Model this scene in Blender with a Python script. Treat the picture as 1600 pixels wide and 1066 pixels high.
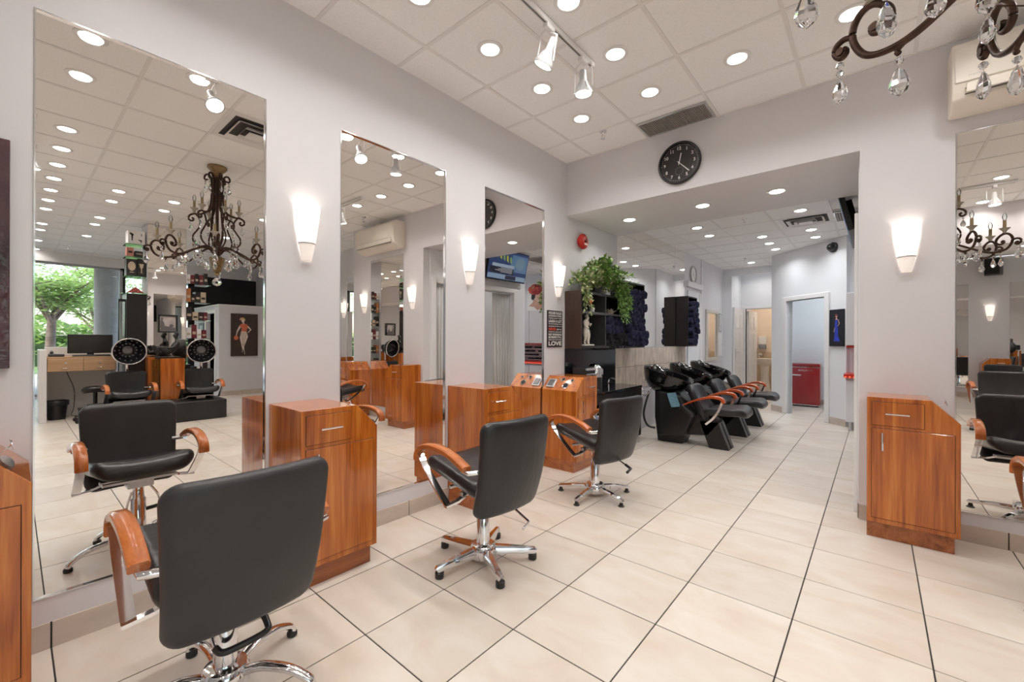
import bpy, bmesh, math, random
from mathutils import Vector, Matrix, noise
random.seed(7)
PI = math.pi
S = bpy.context.scene
for o in list(bpy.data.objects):
    bpy.data.objects.remove(o)
COL = S.collection

# ------------------------------------------------------------------ camera, world, sun, exposure
FPX, YAW, ROLL = 666.8, 0.7061, 0.003
cam = bpy.data.cameras.new('camera')
cam.sensor_width = 36.0
cam.lens = 36.0 * FPX / 1600.0
cam.clip_start = 0.05
cam.clip_end = 300
camo = bpy.data.objects.new('camera', cam)
COL.objects.link(camo)
Fw = Vector((-math.sin(YAW), math.cos(YAW), 0))
Rt = Vector((math.cos(YAW), math.sin(YAW), 0))
Up = Vector((0, 0, 1))
R2 = Rt * math.cos(ROLL) + Up * math.sin(ROLL)
U2 = Up * math.cos(ROLL) - Rt * math.sin(ROLL)
m = Matrix.Identity(4)
for i in range(3):
    m[i][0], m[i][1], m[i][2] = R2[i], U2[i], -Fw[i]
m.translation = (0, 0, 1.25)
camo.matrix_world = m
S.camera = camo

world = bpy.data.worlds.new('World')
S.world = world
world.use_nodes = True
wn = world.node_tree
wn.nodes.clear()
wo = wn.nodes.new('ShaderNodeOutputWorld')
bg = wn.nodes.new('ShaderNodeBackground')
sky = wn.nodes.new('ShaderNodeTexSky')
sky.sky_type = 'NISHITA'
sky.sun_disc = False
sky.sun_elevation = math.radians(50)
sky.sun_rotation = math.radians(200)
sky.air_density = 1.0
sky.dust_density = 3.0
bg.inputs['Strength'].default_value = 0.8
wn.links.new(sky.outputs[0], bg.inputs['Color'])
wn.links.new(bg.outputs[0], wo.inputs['Surface'])

S.view_settings.view_transform = 'Standard'
S.view_settings.look = 'None'
S.view_settings.gamma = 1.0
S.view_settings.use_curve_mapping = False
S.view_settings.exposure = 0.64
LAMP = 9.0             # radiance of the recessed downlight lenses
BEAM = 2.2             # watts of the downward beam of one downlight
BEAM_REAR = 2.3
S.cycles.max_bounces = 14
S.cycles.diffuse_bounces = 6
S.cycles.glossy_bounces = 8
S.cycles.transmission_bounces = 10
S.cycles.transparent_max_bounces = 16
S.cycles.caustics_reflective = True
S.cycles.caustics_refractive = False
S.cycles.sample_clamp_indirect = 6.0

# main dimensions (metres; the camera stands at the origin)
XL, Y1, H = -2.55, 3.895, 3.17      # left wall, clock wall, ceiling
H2, ZB = 2.82, 2.605                # rear zone ceiling, beam soffit
YB2, YF = 5.05, 10.1                # back edge of the beam, far wall
ZT, ZM = 2.573, 0.206               # top and bottom of the tall mirrors
XW, YN = 8.6, -6.5                  # window wall, wall behind the camera

# ------------------------------------------------------------------ materials
def nt(name):
    mt = bpy.data.materials.new(name)
    mt.use_nodes = True
    return mt, mt.node_tree.nodes, mt.node_tree.links, mt.node_tree.nodes['Principled BSDF']

def mat(name, col, rough=0.5, metal=0.0, var=0.06, scale=6.0, bump=0.0, bscale=60.0, coat=0.0, stretch=(1, 1, 1), spec=0.5):
    mt, N, L, b = nt(name)
    b.inputs['Roughness'].default_value = rough
    b.inputs['Metallic'].default_value = metal
    b.inputs['Coat Weight'].default_value = coat
    b.inputs['Coat Roughness'].default_value = 0.08
    b.inputs['Specular IOR Level'].default_value = spec
    g = N.new('ShaderNodeNewGeometry')
    mp = N.new('ShaderNodeMapping')
    mp.inputs['Scale'].default_value = stretch
    L.new(g.outputs['Position'], mp.inputs['Vector'])
    n = N.new('ShaderNodeTexNoise')
    n.inputs['Scale'].default_value = scale
    n.inputs['Detail'].default_value = 3
    L.new(mp.outputs[0], n.inputs['Vector'])
    r = N.new('ShaderNodeValToRGB')
    r.color_ramp.elements[0].position = 0.3
    r.color_ramp.elements[1].position = 0.7
    r.color_ramp.elements[0].color = [max(0, c * (1 - var)) for c in col] + [1]
    r.color_ramp.elements[1].color = [min(1, c * (1 + var)) for c in col] + [1]
    L.new(n.outputs['Fac'], r.inputs[0])
    L.new(r.outputs[0], b.inputs['Base Color'])
    if bump:
        n2 = N.new('ShaderNodeTexNoise')
        n2.inputs['Scale'].default_value = bscale
        n2.inputs['Detail'].default_value = 2
        L.new(mp.outputs[0], n2.inputs['Vector'])
        bp = N.new('ShaderNodeBump')
        bp.inputs['Strength'].default_value = bump
        bp.inputs['Distance'].default_value = 0.01
        L.new(n2.outputs['Fac'], bp.inputs['Height'])
        L.new(bp.outputs[0], b.inputs['Normal'])
    return mt

def emit(name, col, strength, base=(0.8, 0.8, 0.8)):
    mt, N, L, b = nt(name)
    b.inputs['Base Color'].default_value = (*base, 1)
    b.inputs['Emission Color'].default_value = (*col, 1)
    b.inputs['Emission Strength'].default_value = strength
    return mt

def mirror_mat(name, col):
    mt, N, L, b = nt(name)
    b.inputs['Base Color'].default_value = (*col, 1)
    b.inputs['Metallic'].default_value = 1.0
    b.inputs['Roughness'].default_value = 0.0
    return mt

def glass_mat(name, tint=(1, 1, 1), refl=1.0):
    mt, N, L, b = nt(name)
    N.remove(b)
    out = [n for n in N if n.type == 'OUTPUT_MATERIAL'][0]
    t = N.new('ShaderNodeBsdfTransparent')
    t.inputs[0].default_value = (*tint, 1)
    gl = N.new('ShaderNodeBsdfGlossy')
    gl.inputs['Roughness'].default_value = 0.0
    fr = N.new('ShaderNodeFresnel')
    fr.inputs[0].default_value = 1.45
    mx = N.new('ShaderNodeMixShader')
    mu = N.new('ShaderNodeMath')
    mu.operation = 'MULTIPLY'
    mu.inputs[1].default_value = refl
    L.new(fr.outputs[0], mu.inputs[0])
    L.new(mu.outputs[0], mx.inputs[0])
    L.new(t.outputs[0], mx.inputs[1])
    L.new(gl.outputs[0], mx.inputs[2])
    L.new(mx.outputs[0], out.inputs['Surface'])
    return mt

def crystal_mat():
    mt, N, L, b = nt('cut crystal')
    b.inputs['Base Color'].default_value = (0.97, 0.98, 1, 1)
    b.inputs['Roughness'].default_value = 0.0
    b.inputs['Transmission Weight'].default_value = 1.0
    b.inputs['IOR'].default_value = 1.6
    return mt

def wood_mat(name, c0, c1, c2, rough=0.22, coat=0.6, axis=2, sc=1.0):
    mt, N, L, b = nt(name)
    g = N.new('ShaderNodeNewGeometry')
    mp = N.new('ShaderNodeMapping')
    s = [14 * sc, 14 * sc, 14 * sc]
    s[axis] = 0.7 * sc
    mp.inputs['Scale'].default_value = s
    L.new(g.outputs['Position'], mp.inputs['Vector'])
    n = N.new('ShaderNodeTexNoise')
    n.inputs['Scale'].default_value = 1.3
    n.inputs['Detail'].default_value = 6
    n.inputs['Distortion'].default_value = 0.6
    L.new(mp.outputs[0], n.inputs['Vector'])
    n2 = N.new('ShaderNodeTexNoise')
    n2.inputs['Scale'].default_value = 7.0
    n2.inputs['Detail'].default_value = 3
    L.new(mp.outputs[0], n2.inputs['Vector'])
    ad = N.new('ShaderNodeMix')
    ad.data_type = 'FLOAT'
    ad.inputs['Factor'].default_value = 0.3
    L.new(n.outputs['Fac'], ad.inputs[2])
    L.new(n2.outputs['Fac'], ad.inputs[3])
    r = N.new('ShaderNodeValToRGB')
    e = r.color_ramp.elements
    e[0].position, e[0].color = 0.36, (*c0, 1)
    e[1].position, e[1].color = 0.64, (*c2, 1)
    k = e.new(0.5)
    k.color = (*c1, 1)
    L.new(ad.outputs[0], r.inputs[0])
    L.new(r.outputs[0], b.inputs['Base Color'])
    b.inputs['Roughness'].default_value = rough
    b.inputs['Coat Weight'].default_value = coat
    b.inputs['Coat Roughness'].default_value = 0.06
    return mt

def tile_floor_mat():
    mt, N, L, b = nt('beige porcelain floor')
    g = N.new('ShaderNodeNewGeometry')
    mp = N.new('ShaderNodeMapping')
    mp.inputs['Location'].default_value = (0.7393 / 0.4549, -1.8499 / 0.4357, 0)
    mp.inputs['Scale'].default_value = (1 / 0.4549, 1 / 0.4357, 0)
    L.new(g.outputs['Position'], mp.inputs['Vector'])
    fl = N.new('ShaderNodeVectorMath')
    fl.operation = 'FLOOR'
    L.new(mp.outputs[0], fl.inputs[0])
    wh = N.new('ShaderNodeTexWhiteNoise')
    wh.noise_dimensions = '2D'
    L.new(fl.outputs[0], wh.inputs['Vector'])
    sh = N.new('ShaderNodeVectorMath')
    sh.operation = 'ADD'
    m2 = N.new('ShaderNodeVectorMath')
    m2.operation = 'SCALE'
    m2.inputs[3].default_value = 7.0
    L.new(wh.outputs['Color'], m2.inputs[0])
    L.new(g.outputs['Position'], sh.inputs[0])
    L.new(m2.outputs[0], sh.inputs[1])
    mp2 = N.new('ShaderNodeMapping')
    mp2.inputs['Scale'].default_value = (2.2, 4.5, 1)
    mp2.inputs['Rotation'].default_value = (0, 0, 0.35)
    L.new(sh.outputs[0], mp2.inputs['Vector'])
    n = N.new('ShaderNodeTexNoise')
    n.inputs['Scale'].default_value = 1.4
    n.inputs['Detail'].default_value = 5
    n.inputs['Distortion'].default_value = 0.7
    L.new(mp2.outputs[0], n.inputs['Vector'])
    r = N.new('ShaderNodeValToRGB')
    e = r.color_ramp.elements
    e[0].position, e[0].color = 0.3, (0.655, 0.565, 0.475, 1)
    e[1].position, e[1].color = 0.68, (0.73, 0.675, 0.61, 1)
    L.new(n.outputs['Fac'], r.inputs[0])
    hv = N.new('ShaderNodeHueSaturation')
    mr = N.new('ShaderNodeMapRange')
    mr.inputs[3].default_value = 0.93
    mr.inputs[4].default_value = 1.05
    L.new(wh.outputs['Value'], mr.inputs[0])
    L.new(mr.outputs[0], hv.inputs['Value'])
    L.new(r.outputs[0], hv.inputs['Color'])
    L.new(hv.outputs[0], b.inputs['Base Color'])
    b.inputs['Roughness'].default_value = 0.33
    b.inputs['Specular IOR Level'].default_value = 0.45
    return mt

WALL = mat('lavender white wall paint', (0.69, 0.675, 0.70), 0.55, var=0.015, scale=2)
WALLC = mat('cool white wall paint', (0.78, 0.795, 0.82), 0.55, var=0.015, scale=2)
CEIL = mat('mineral fibre tile', (0.91, 0.905, 0.90), 0.9, var=0.03, scale=90, bump=0.25, bscale=160)
TBAR = mat('white enamel ceiling grid', (0.80, 0.785, 0.77), 0.4, var=0.02)
SOFF = mat('flat soffit paint', (0.80, 0.79, 0.785), 0.7, var=0.015)
FLOORM = tile_floor_mat()
GROUT = mat('dark grey grout', (0.045, 0.04, 0.038), 0.9)
BASEM = mat('beige grey skirting tile', (0.56, 0.48, 0.41), 0.4, var=0.1, scale=4, stretch=(1, 1, 3))
TRIMW = mat('white gloss trim', (0.80, 0.79, 0.79), 0.3, var=0.01)
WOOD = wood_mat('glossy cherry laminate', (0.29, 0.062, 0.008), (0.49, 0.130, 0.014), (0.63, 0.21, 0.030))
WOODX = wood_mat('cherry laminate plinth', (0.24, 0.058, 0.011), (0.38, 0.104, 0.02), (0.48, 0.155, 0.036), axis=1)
ARMW = wood_mat('varnished orange beech', (0.40, 0.105, 0.022), (0.50, 0.145, 0.035), (0.56, 0.18, 0.048), rough=0.25, coat=0.4, axis=0, sc=2)
ARMR = wood_mat('varnished red beech', (0.36, 0.055, 0.013), (0.46, 0.078, 0.02), (0.52, 0.10, 0.025), rough=0.2, coat=0.5, axis=0, sc=2)
DESKW = wood_mat('light maple laminate', (0.42, 0.25, 0.13), (0.50, 0.31, 0.17), (0.56, 0.36, 0.20), rough=0.4, coat=0.1, axis=1)
LEATHER = mat('black leather', (0.015, 0.015, 0.017), 0.33, var=0.25, scale=5, bump=0.22, bscale=16, stretch=(1.6, 1.6, 0.5))
LEATHB = mat('charcoal vinyl', (0.025, 0.024, 0.026), 0.40, var=0.15, scale=8, bump=0.15, bscale=500)
CHROME = mat('polished chrome', (0.80, 0.80, 0.82), 0.09, 1.0, var=0.03)
STEEL = mat('brushed steel', (0.62, 0.62, 0.63), 0.3, 1.0, var=0.05)
BLACKP = mat('black plastic', (0.015, 0.015, 0.016), 0.35, var=0.1)
GLOSSB = mat('gloss black ceramic', (0.006, 0.006, 0.007), 0.06, var=0.1, coat=0.5)
BLACKW = mat('black brown laminate', (0.013, 0.010, 0.010), 0.35, var=0.2)
BROWNW = mat('dark brown side panel', (0.055, 0.030, 0.022), 0.35, var=0.15, stretch=(8, 8, 1))
BLACKM = mat('matte black paint', (0.014, 0.014, 0.016), 0.6, var=0.2)
BASEB = mat('satin black base', (0.010, 0.010, 0.011), 0.30, var=0.2)
WHITEP = mat('white plastic', (0.80, 0.79, 0.78), 0.35, var=0.02)
CREAM = mat('aged cream plastic', (0.80, 0.74, 0.66), 0.4, var=0.03)
WHITEB = mat('bright white', (0.86, 0.86, 0.85), 0.5, var=0.01)
BRONZE = mat('antique bronze', (0.070, 0.038, 0.026), 0.36, 0.65, var=0.35, scale=40)
CANDLE = mat('ivory candle sleeve', (0.38, 0.29, 0.16), 0.5, var=0.1)
BOBECHE = mat('frosted bobeche', (0.42, 0.38, 0.31), 0.3, var=0.1)
GOLD = mat('tarnished gilt', (0.28, 0.19, 0.09), 0.35, 0.5, var=0.3, scale=30)
RED = mat('gloss red enamel', (0.33, 0.008, 0.012), 0.18, var=0.05, coat=0.6)
REDB = mat('fire red', (0.55, 0.025, 0.015), 0.3, var=0.05)
NAVY = mat('navy terry', (0.022, 0.022, 0.058), 0.95, var=0.4, scale=60, bump=0.8, bscale=220)
BLKT = mat('black terry', (0.010, 0.010, 0.013), 0.95, var=0.4, scale=60, bump=0.8, bscale=220)
BLUET = mat('pale blue cloth', (0.14, 0.28, 0.36), 0.9, var=0.15, scale=30, bump=0.4, bscale=300)
LEAF = mat('ivy leaf green', (0.15, 0.28, 0.055), 0.5, var=0.6, scale=16)
LEAF2 = mat('variegated pale leaf', (0.46, 0.50, 0.27), 0.5, var=0.4, scale=22)
PETAL = mat('orange petal', (0.75, 0.19, 0.05), 0.6)
MARBLE = mat('ivory resin', (0.70, 0.64, 0.56), 0.45, var=0.08, scale=30)
BRZS = mat('black bronze', (0.028, 0.027, 0.026), 0.28, 0.3, var=0.3)
STONE = mat('rust mottled beige tile', (0.66, 0.555, 0.46), 0.35, var=0.2, scale=6, stretch=(1, 2.2, 1))
CURT = mat('white curtain cloth', (0.72, 0.72, 0.72), 0.8, var=0.03)
MIRR = mirror_mat('silvered mirror', (0.90, 0.875, 0.845))
GLASS = glass_mat('clear pane', (0.96, 0.985, 0.98))
GLASSD = glass_mat('acrylic', (0.86, 0.93, 0.91))
CRYST = crystal_mat()
LED = emit('white lamp lens', (1.0, 0.965, 0.93), LAMP)
LEDC = emit('cool lamp lens', (0.88, 0.96, 1.0), 60)
SPOTE = emit('spot lamp face', (1.0, 0.96, 0.90), 3)
SCON = emit('lit opal glass', (1.0, 0.87, 0.72), 0.72)
SCON2 = emit('dimmer opal glass', (1.0, 0.84, 0.72), 0.28)
REDLED = emit('red led strip', (1.0, 0.12, 0.04), 1.3, (0.6, 0.05, 0.03))
INK = mat('white print', (0.80, 0.78, 0.76), 0.6)
INKR = mat('red print', (0.65, 0.07, 0.04), 0.6)
INKK = mat('black print', (0.012, 0.012, 0.012), 0.6)
SCREEN = mat('dark lcd glass', (0.035, 0.032, 0.030), 0.18, var=0.05)

# ------------------------------------------------------------------ mesh helpers
class G:
    """collects geometry for ONE mesh"""
    def __init__(self):
        self.v, self.f = [], []
    def add(self, vs, fs):
        k = len(self.v)
        self.v += [tuple(p) for p in vs]
        self.f += [tuple(i + k for i in f) for f in fs]
        return self
    def box(self, x0, x1, y0, y1, z0, z1):
        x0, x1 = sorted((x0, x1)); y0, y1 = sorted((y0, y1)); z0, z1 = sorted((z0, z1))
        vs = [(x, y, z) for z in (z0, z1) for y in (y0, y1) for x in (x0, x1)]
        return self.add(vs, [(0, 2, 3, 1), (4, 5, 7, 6), (0, 1, 5, 4), (2, 6, 7, 3), (0, 4, 6, 2), (1, 3, 7, 5)])
    def prism(self, pts, z0, z1):
        """closed outline pts (x,y) extruded in z"""
        n = len(pts)
        vs = [(x, y, z0) for x, y in pts] + [(x, y, z1) for x, y in pts]
        fs = [tuple(range(n))[::-1], tuple(range(n, 2 * n))] + [(i, (i + 1) % n, n + (i + 1) % n, n + i) for i in range(n)]
        return self.add(vs, fs)
    def sweep(self, path, sec, up=(0, 0, 1), cap=True, closed=False, scales=None):
        """section sec (a,b): a along side, b along up; swept along the path"""
        P = [Vector(p) for p in path]
        n, k = len(P), len(sec)
        vs, fs = [], []
        upv = Vector(up)
        for i, p in enumerate(P):
            if closed:
                t = P[(i + 1) % n] - P[i - 1]
            else:
                t = P[min(i + 1, n - 1)] - P[max(i - 1, 0)]
            t.normalize()
            s = t.cross(upv)
            if s.length < 1e-4:
                s = t.cross(Vector((1, 0.2, 0)))
            s.normalize()
            u = s.cross(t)
            c = scales[i] if scales else 1.0
            for a, b in sec:
                vs.append(p + s * a * c + u * b * c)
        m_ = n if closed else n - 1
        for i in range(m_):
            for j in range(k):
                a, b = i * k + j, i * k + (j + 1) % k
                c_, d = ((i + 1) % n) * k + (j + 1) % k, ((i + 1) % n) * k + j
                fs.append((a, b, c_, d))
        if cap and not closed:
            fs.append(tuple(range(k))[::-1])
            fs.append(tuple((n - 1) * k + j for j in range(k)))
        return self.add(vs, fs)
    def tube(self, path, r, n=8, up=(0, 0, 1), closed=False, scales=None):
        return self.sweep(path, [(r * math.cos(2 * PI * j / n), r * math.sin(2 * PI * j / n)) for j in range(n)], up, True, closed, scales)
    def cyl(self, a, b, r, n=16, r2=None):
        a, b = Vector(a), Vector(b)
        return self.sweep([a, b], [(math.cos(2 * PI * j / n), math.sin(2 * PI * j / n)) for j in range(n)],
                          (0, 0, 1) if abs((b - a).normalized().z) < 0.95 else (0, 1, 0), True, False, [r, r if r2 is None else r2])
    def lathe(self, prof, n=20, c=(0, 0, 0), a0=0.0, a1=2 * PI, cap=True, sx=1.0, sy=1.0):
        full = abs(a1 - a0 - 2 * PI) < 1e-6
        cols = n if full else n + 1
        vs, fs = [], []
        for r, z in prof:
            for j in range(cols):
                a = a0 + (a1 - a0) * j / n
                vs.append((c[0] + r * sx * math.cos(a), c[1] + r * sy * math.sin(a), c[2] + z))
        for i in range(len(prof) - 1):
            for j in range(n):
                j2 = (j + 1) % cols
                fs.append((i * cols + j, i * cols + j2, (i + 1) * cols + j2, (i + 1) * cols + j))
        if cap and full:
            if prof[0][0] > 1e-5: fs.append(tuple(range(cols))[::-1])
            if prof[-1][0] > 1e-5: fs.append(tuple((len(prof) - 1) * cols + j for j in range(cols)))
        return self.add(vs, fs)
    def pad(self, w, h, t, R, r, fn=None, rings=6, q=6):
        """cushion: rounded rectangle w x h in XY, thickness t in Z; fn deforms"""
        out = []
        for cx, cy, a0 in ((w / 2 - R, h / 2 - R, 0), (-w / 2 + R, h / 2 - R, PI / 2), (-w / 2 + R, -h / 2 + R, PI), (w / 2 - R, -h / 2 + R, 1.5 * PI)):
            for i in range(q + 1):
                out.append((cx, cy, a0 + PI / 2 * i / q))
        # extra points along straight edges
        full = []
        n0 = len(out)
        for i in range(n0):
            full.append((out[i][0] + R * math.cos(out[i][2]), out[i][1] + R * math.sin(out[i][2]), math.cos(out[i][2]), math.sin(out[i][2])))
            if i % (q + 1) == q:
                j = (i + 1) % n0
                xb, yb = out[j][0] + R * math.cos(out[j][2]), out[j][1] + R * math.sin(out[j][2])
                xa, ya = full[-1][0], full[-1][1]
                for k in range(1, 6):
                    full.append((xa + (xb - xa) * k / 6, ya + (yb - ya) * k / 6, full[-1][2], full[-1][3]))
        n = len(full)
        prof = []
        for s in (1, -1):
            pr_ = []
            for k in range(rings):
                pr_.append((k / rings, None))
            for k in range(5):
                a = PI / 2 * (1 - k / 4) if s == 1 else PI / 2 * (1 - k / 4)
                pr_.append((None, a))
            prof.append(pr_)
        vs, fs = [], []
        def ring(kind, val, s):
            row = []
            for x, y, nx, ny in full:
                if kind == 'flat':
                    f_ = val
                    xx, yy = (x - nx * r) * f_, (y - ny * r) * f_
                    zz = s * t / 2
                else:
                    xx, yy = x - nx * r * (1 - math.cos(val)), y - ny * r * (1 - math.cos(val))
                    zz = s * (t / 2 - r + r * math.sin(val)) if r <= t / 2 else s * t / 2 * math.sin(val)
                row.append((xx, yy, zz))
            return row
        rows = []
        for k in range(1, rings): rows.append(ring('flat', k / rings, 1))
        for k in range(5): rows.append(ring('arc', PI / 2 * (1 - k / 4), 1))
        for k in range(5): rows.append(ring('arc', PI / 2 * (k / 4), -1))
        for k in range(rings - 1, 0, -1): rows.append(ring('flat', k / rings, -1))
        vs = [(0, 0, t / 2)]
        for row in rows: vs += row
        vs.append((0, 0, -t / 2))
        for j in range(n): fs.append((0, 1 + j, 1 + (j + 1) % n))
        for i in range(len(rows) - 1):
            for j in range(n):
                a, b = 1 + i * n + j, 1 + i * n + (j + 1) % n
                fs.append((a, a + n, b + n, b))
        last = 1 + (len(rows) - 1) * n
        e = len(vs) - 1
        for j in range(n): fs.append((last + j, e, last + (j + 1) % n))
        if fn: vs = [fn(*p) for p in vs]
        return self.add(vs, fs)
    def xf(self, M):
        self.v = [tuple(M @ Vector(p)) for p in self.v]
        return self
    def mesh(self, name, mt, smooth=None, bevel=0.0, seg=1):
        me = bpy.data.meshes.new(name)
        me.from_pydata(self.v, [], self.f)
        bm = bmesh.new()
        bm.from_mesh(me)
        if bevel:
            bmesh.ops.remove_doubles(bm, verts=bm.verts, dist=1e-5)
        bmesh.ops.recalc_face_normals(bm, faces=bm.faces)
        if bevel:
            es = [e for e in bm.edges if len(e.link_faces) == 2 and e.calc_face_angle(0) > 0.6]
            bmesh.ops.bevel(bm, geom=es, offset=bevel, segments=seg, profile=0.5, affect='EDGES', clamp_overlap=True)
        if smooth is not None:
            for f in bm.faces: f.smooth = True
            for e in bm.edges:
                if len(e.link_faces) == 2 and e.calc_face_angle(0) > math.radians(smooth): e.smooth = False
        bm.to_mesh(me)
        bm.free()
        me.materials.append(mt)
        return me

def put(name, me, parent=None, loc=None, rot=None, kind=None, label=None, cat=None, group=None):
    o = bpy.data.objects.new(name, me)
    COL.objects.link(o)
    if parent is not None: o.parent = parent
    if loc is not None: o.location = loc
    if rot is not None: o.rotation_euler = rot
    if kind: o['kind'] = kind
    tag(o, label, cat, group)
    return o
def tag(o, label=None, cat=None, group=None):
    if label: o['label'] = label
    if cat: o['category'] = cat
    if group: o['group'] = group
    return o
def ob(name, g, mt, parent=None, smooth=None, bevel=0.0, seg=1, **kw):
    return put(name, g.mesh(name, mt, smooth, bevel, seg), parent, **kw)
def struct(name, g, mt, parent=None, **kw):
    return ob(name, g, mt, parent, kind=None if parent else 'structure', **kw)
def thing(name, label, cat, loc=(0, 0, 0), rz=0.0, group=None):
    o = bpy.data.objects.new(name, None)
    o.empty_display_size = 0.05
    COL.objects.link(o)
    o.location = loc
    o.rotation_euler = (0, 0, rz)
    return tag(o, label, cat, group)
def dup(root, loc, rz=None, label=None, group=None):
    r = root.copy()
    COL.objects.link(r)
    r.location = loc
    if rz is not None: r.rotation_euler = (0, 0, rz)
    tag(r, label, None, group)
    for ch in list(root.children):
        c = ch.copy()
        COL.objects.link(c)
        c.parent = r
        for g_ in ch.children:
            d = g_.copy()
            COL.objects.link(d)
            d.parent = c
    return r
def frame(origin, right, up):
    r, u = Vector(right).normalized(), Vector(up).normalized()
    n = r.cross(u)
    M = Matrix.Identity(4)
    for i in range(3):
        M[i][0], M[i][1], M[i][2] = r[i], u[i], n[i]
    M.translation = origin
    return M
def text_mesh(body, h, mt, w=None, bold=0.0, center=True, M=None, name='lettering'):
    cu = bpy.data.curves.new('t', 'FONT')
    cu.body = body
    cu.size = 1.0
    cu.offset = bold
    cu.extrude = 0.0
    o = bpy.data.objects.new('t', cu)
    COL.objects.link(o)
    dg = bpy.context.evaluated_depsgraph_get()
    dg.update()
    me = bpy.data.meshes.new_from_object(o.evaluated_get(dg))
    bpy.data.objects.remove(o)
    xs = [v.co.x for v in me.vertices]; ys = [v.co.y for v in me.vertices]
    sx0, sx1, sy0, sy1 = min(xs), max(xs), min(ys), max(ys)
    ky = h / max(1e-6, sy1 - sy0)
    kx = (w / max(1e-6, sx1 - sx0)) if w else ky
    cx = (sx0 + sx1) / 2 if center else sx0
    cy = (sy0 + sy1) / 2
    for v in me.vertices:
        p = Vector(((v.co.x - cx) * kx, (v.co.y - cy) * ky, 0))
        v.co = (M @ p) if M is not None else p
    me.name = name
    me.materials.clear()
    me.materials.append(mt)
    return me
def poly(pts, M, d=0.0015, z=0.0):
    g = G().prism(pts, z, z + d)
    return g.xf(M)
def ell(cx, cy, rx, ry, n=16, a0=0.0):
    return [(cx + rx * math.cos(a0 + 2 * PI * i / n), cy + ry * math.sin(a0 + 2 * PI * i / n)) for i in range(n)]
def arc(c, r, a0, a1, n, ax=((1, 0, 0), (0, 0, 1))):
    A, B = Vector(ax[0]), Vector(ax[1])
    return [Vector(c) + A * r * math.cos(a0 + (a1 - a0) * i / n) + B * r * math.sin(a0 + (a1 - a0) * i / n) for i in range(n + 1)]
def smooth_path(pts, sub=5):
    P = [Vector(p) for p in pts]
    out = []
    for i in range(len(P) - 1):
        p0, p1, p2, p3 = P[max(i - 1, 0)], P[i], P[i + 1], P[min(i + 2, len(P) - 1)]
        for k in range(sub):
            t = k / sub
            out.append(0.5 * ((2 * p1) + (p2 - p0) * t + (2 * p0 - 5 * p1 + 4 * p2 - p3) * t * t + (3 * p1 - p0 - 3 * p2 + p3) * t ** 3))
    out.append(P[-1])
    return out

# ================================================================== THE SETTING
# ---- floor: grout bed with single tiles
fb = struct('floor', G().box(XL - 0.1, XW + 0.1, YN - 0.1, 13.2, -0.15, -0.003), GROUT)
FX0, FA, FY0, FB_ = -0.7393, 0.4549, 1.8499, 0.4357
gp = 0.0028
def tile_g(x0, x1, y0, y1, z0, z1):
    return G().box(x0, x1, y0, y1, z0, z1)
ft = G().box(-FA / 2 + gp, FA / 2 - gp, -FB_ / 2 + gp, FB_ / 2 - gp, -0.006, 0).mesh('tile', FLOORM, None, 0.0012)
ft0 = None
cells = []
for i in range(-5, 22):
    for j in range(-20, 27):
        x0, y0 = FX0 + i * FA, FY0 + j * FB_
        if x0 + FA < XL or x0 > XW or y0 + FB_ < YN or y0 > 13.1: continue
        cx, cy = x0 + FA / 2, y0 + FB_ / 2
        # distance of the nearest sight line, straight or through the left mirrors
        d = math.hypot(cx, cy) if (cy > 0.1 and cx < 2.2 and cx > -2.6) else (math.hypot(cx + 5.15, cy) if (0.1 < cy < 3.9) else 50 + abs(cy))
        if cx > 0.05 and cy > 3.9: d = 60
        if cx > -0.4 and cy > 8.2: d = 60
        cells.append((d, i, j, x0, y0))
cells.sort()
rest = G()
ntile = 0
for d, i, j, x0, y0 in cells:
    if ntile < 292 and x0 > XL + 0.001 and d < 50:
        put('tile', ft, fb, loc=(x0 + FA / 2, y0 + FB_ / 2, 0))
        ntile += 1
    else:
        a = max(x0 + gp, XL + 0.001)
        rest.box(a, min(x0 + FA - gp, XW), y0 + gp, y0 + FB_ - gp, -0.006, 0)
o = ob('tile_field', rest, FLOORM, fb)
o['kind'] = 'stuff'

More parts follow.
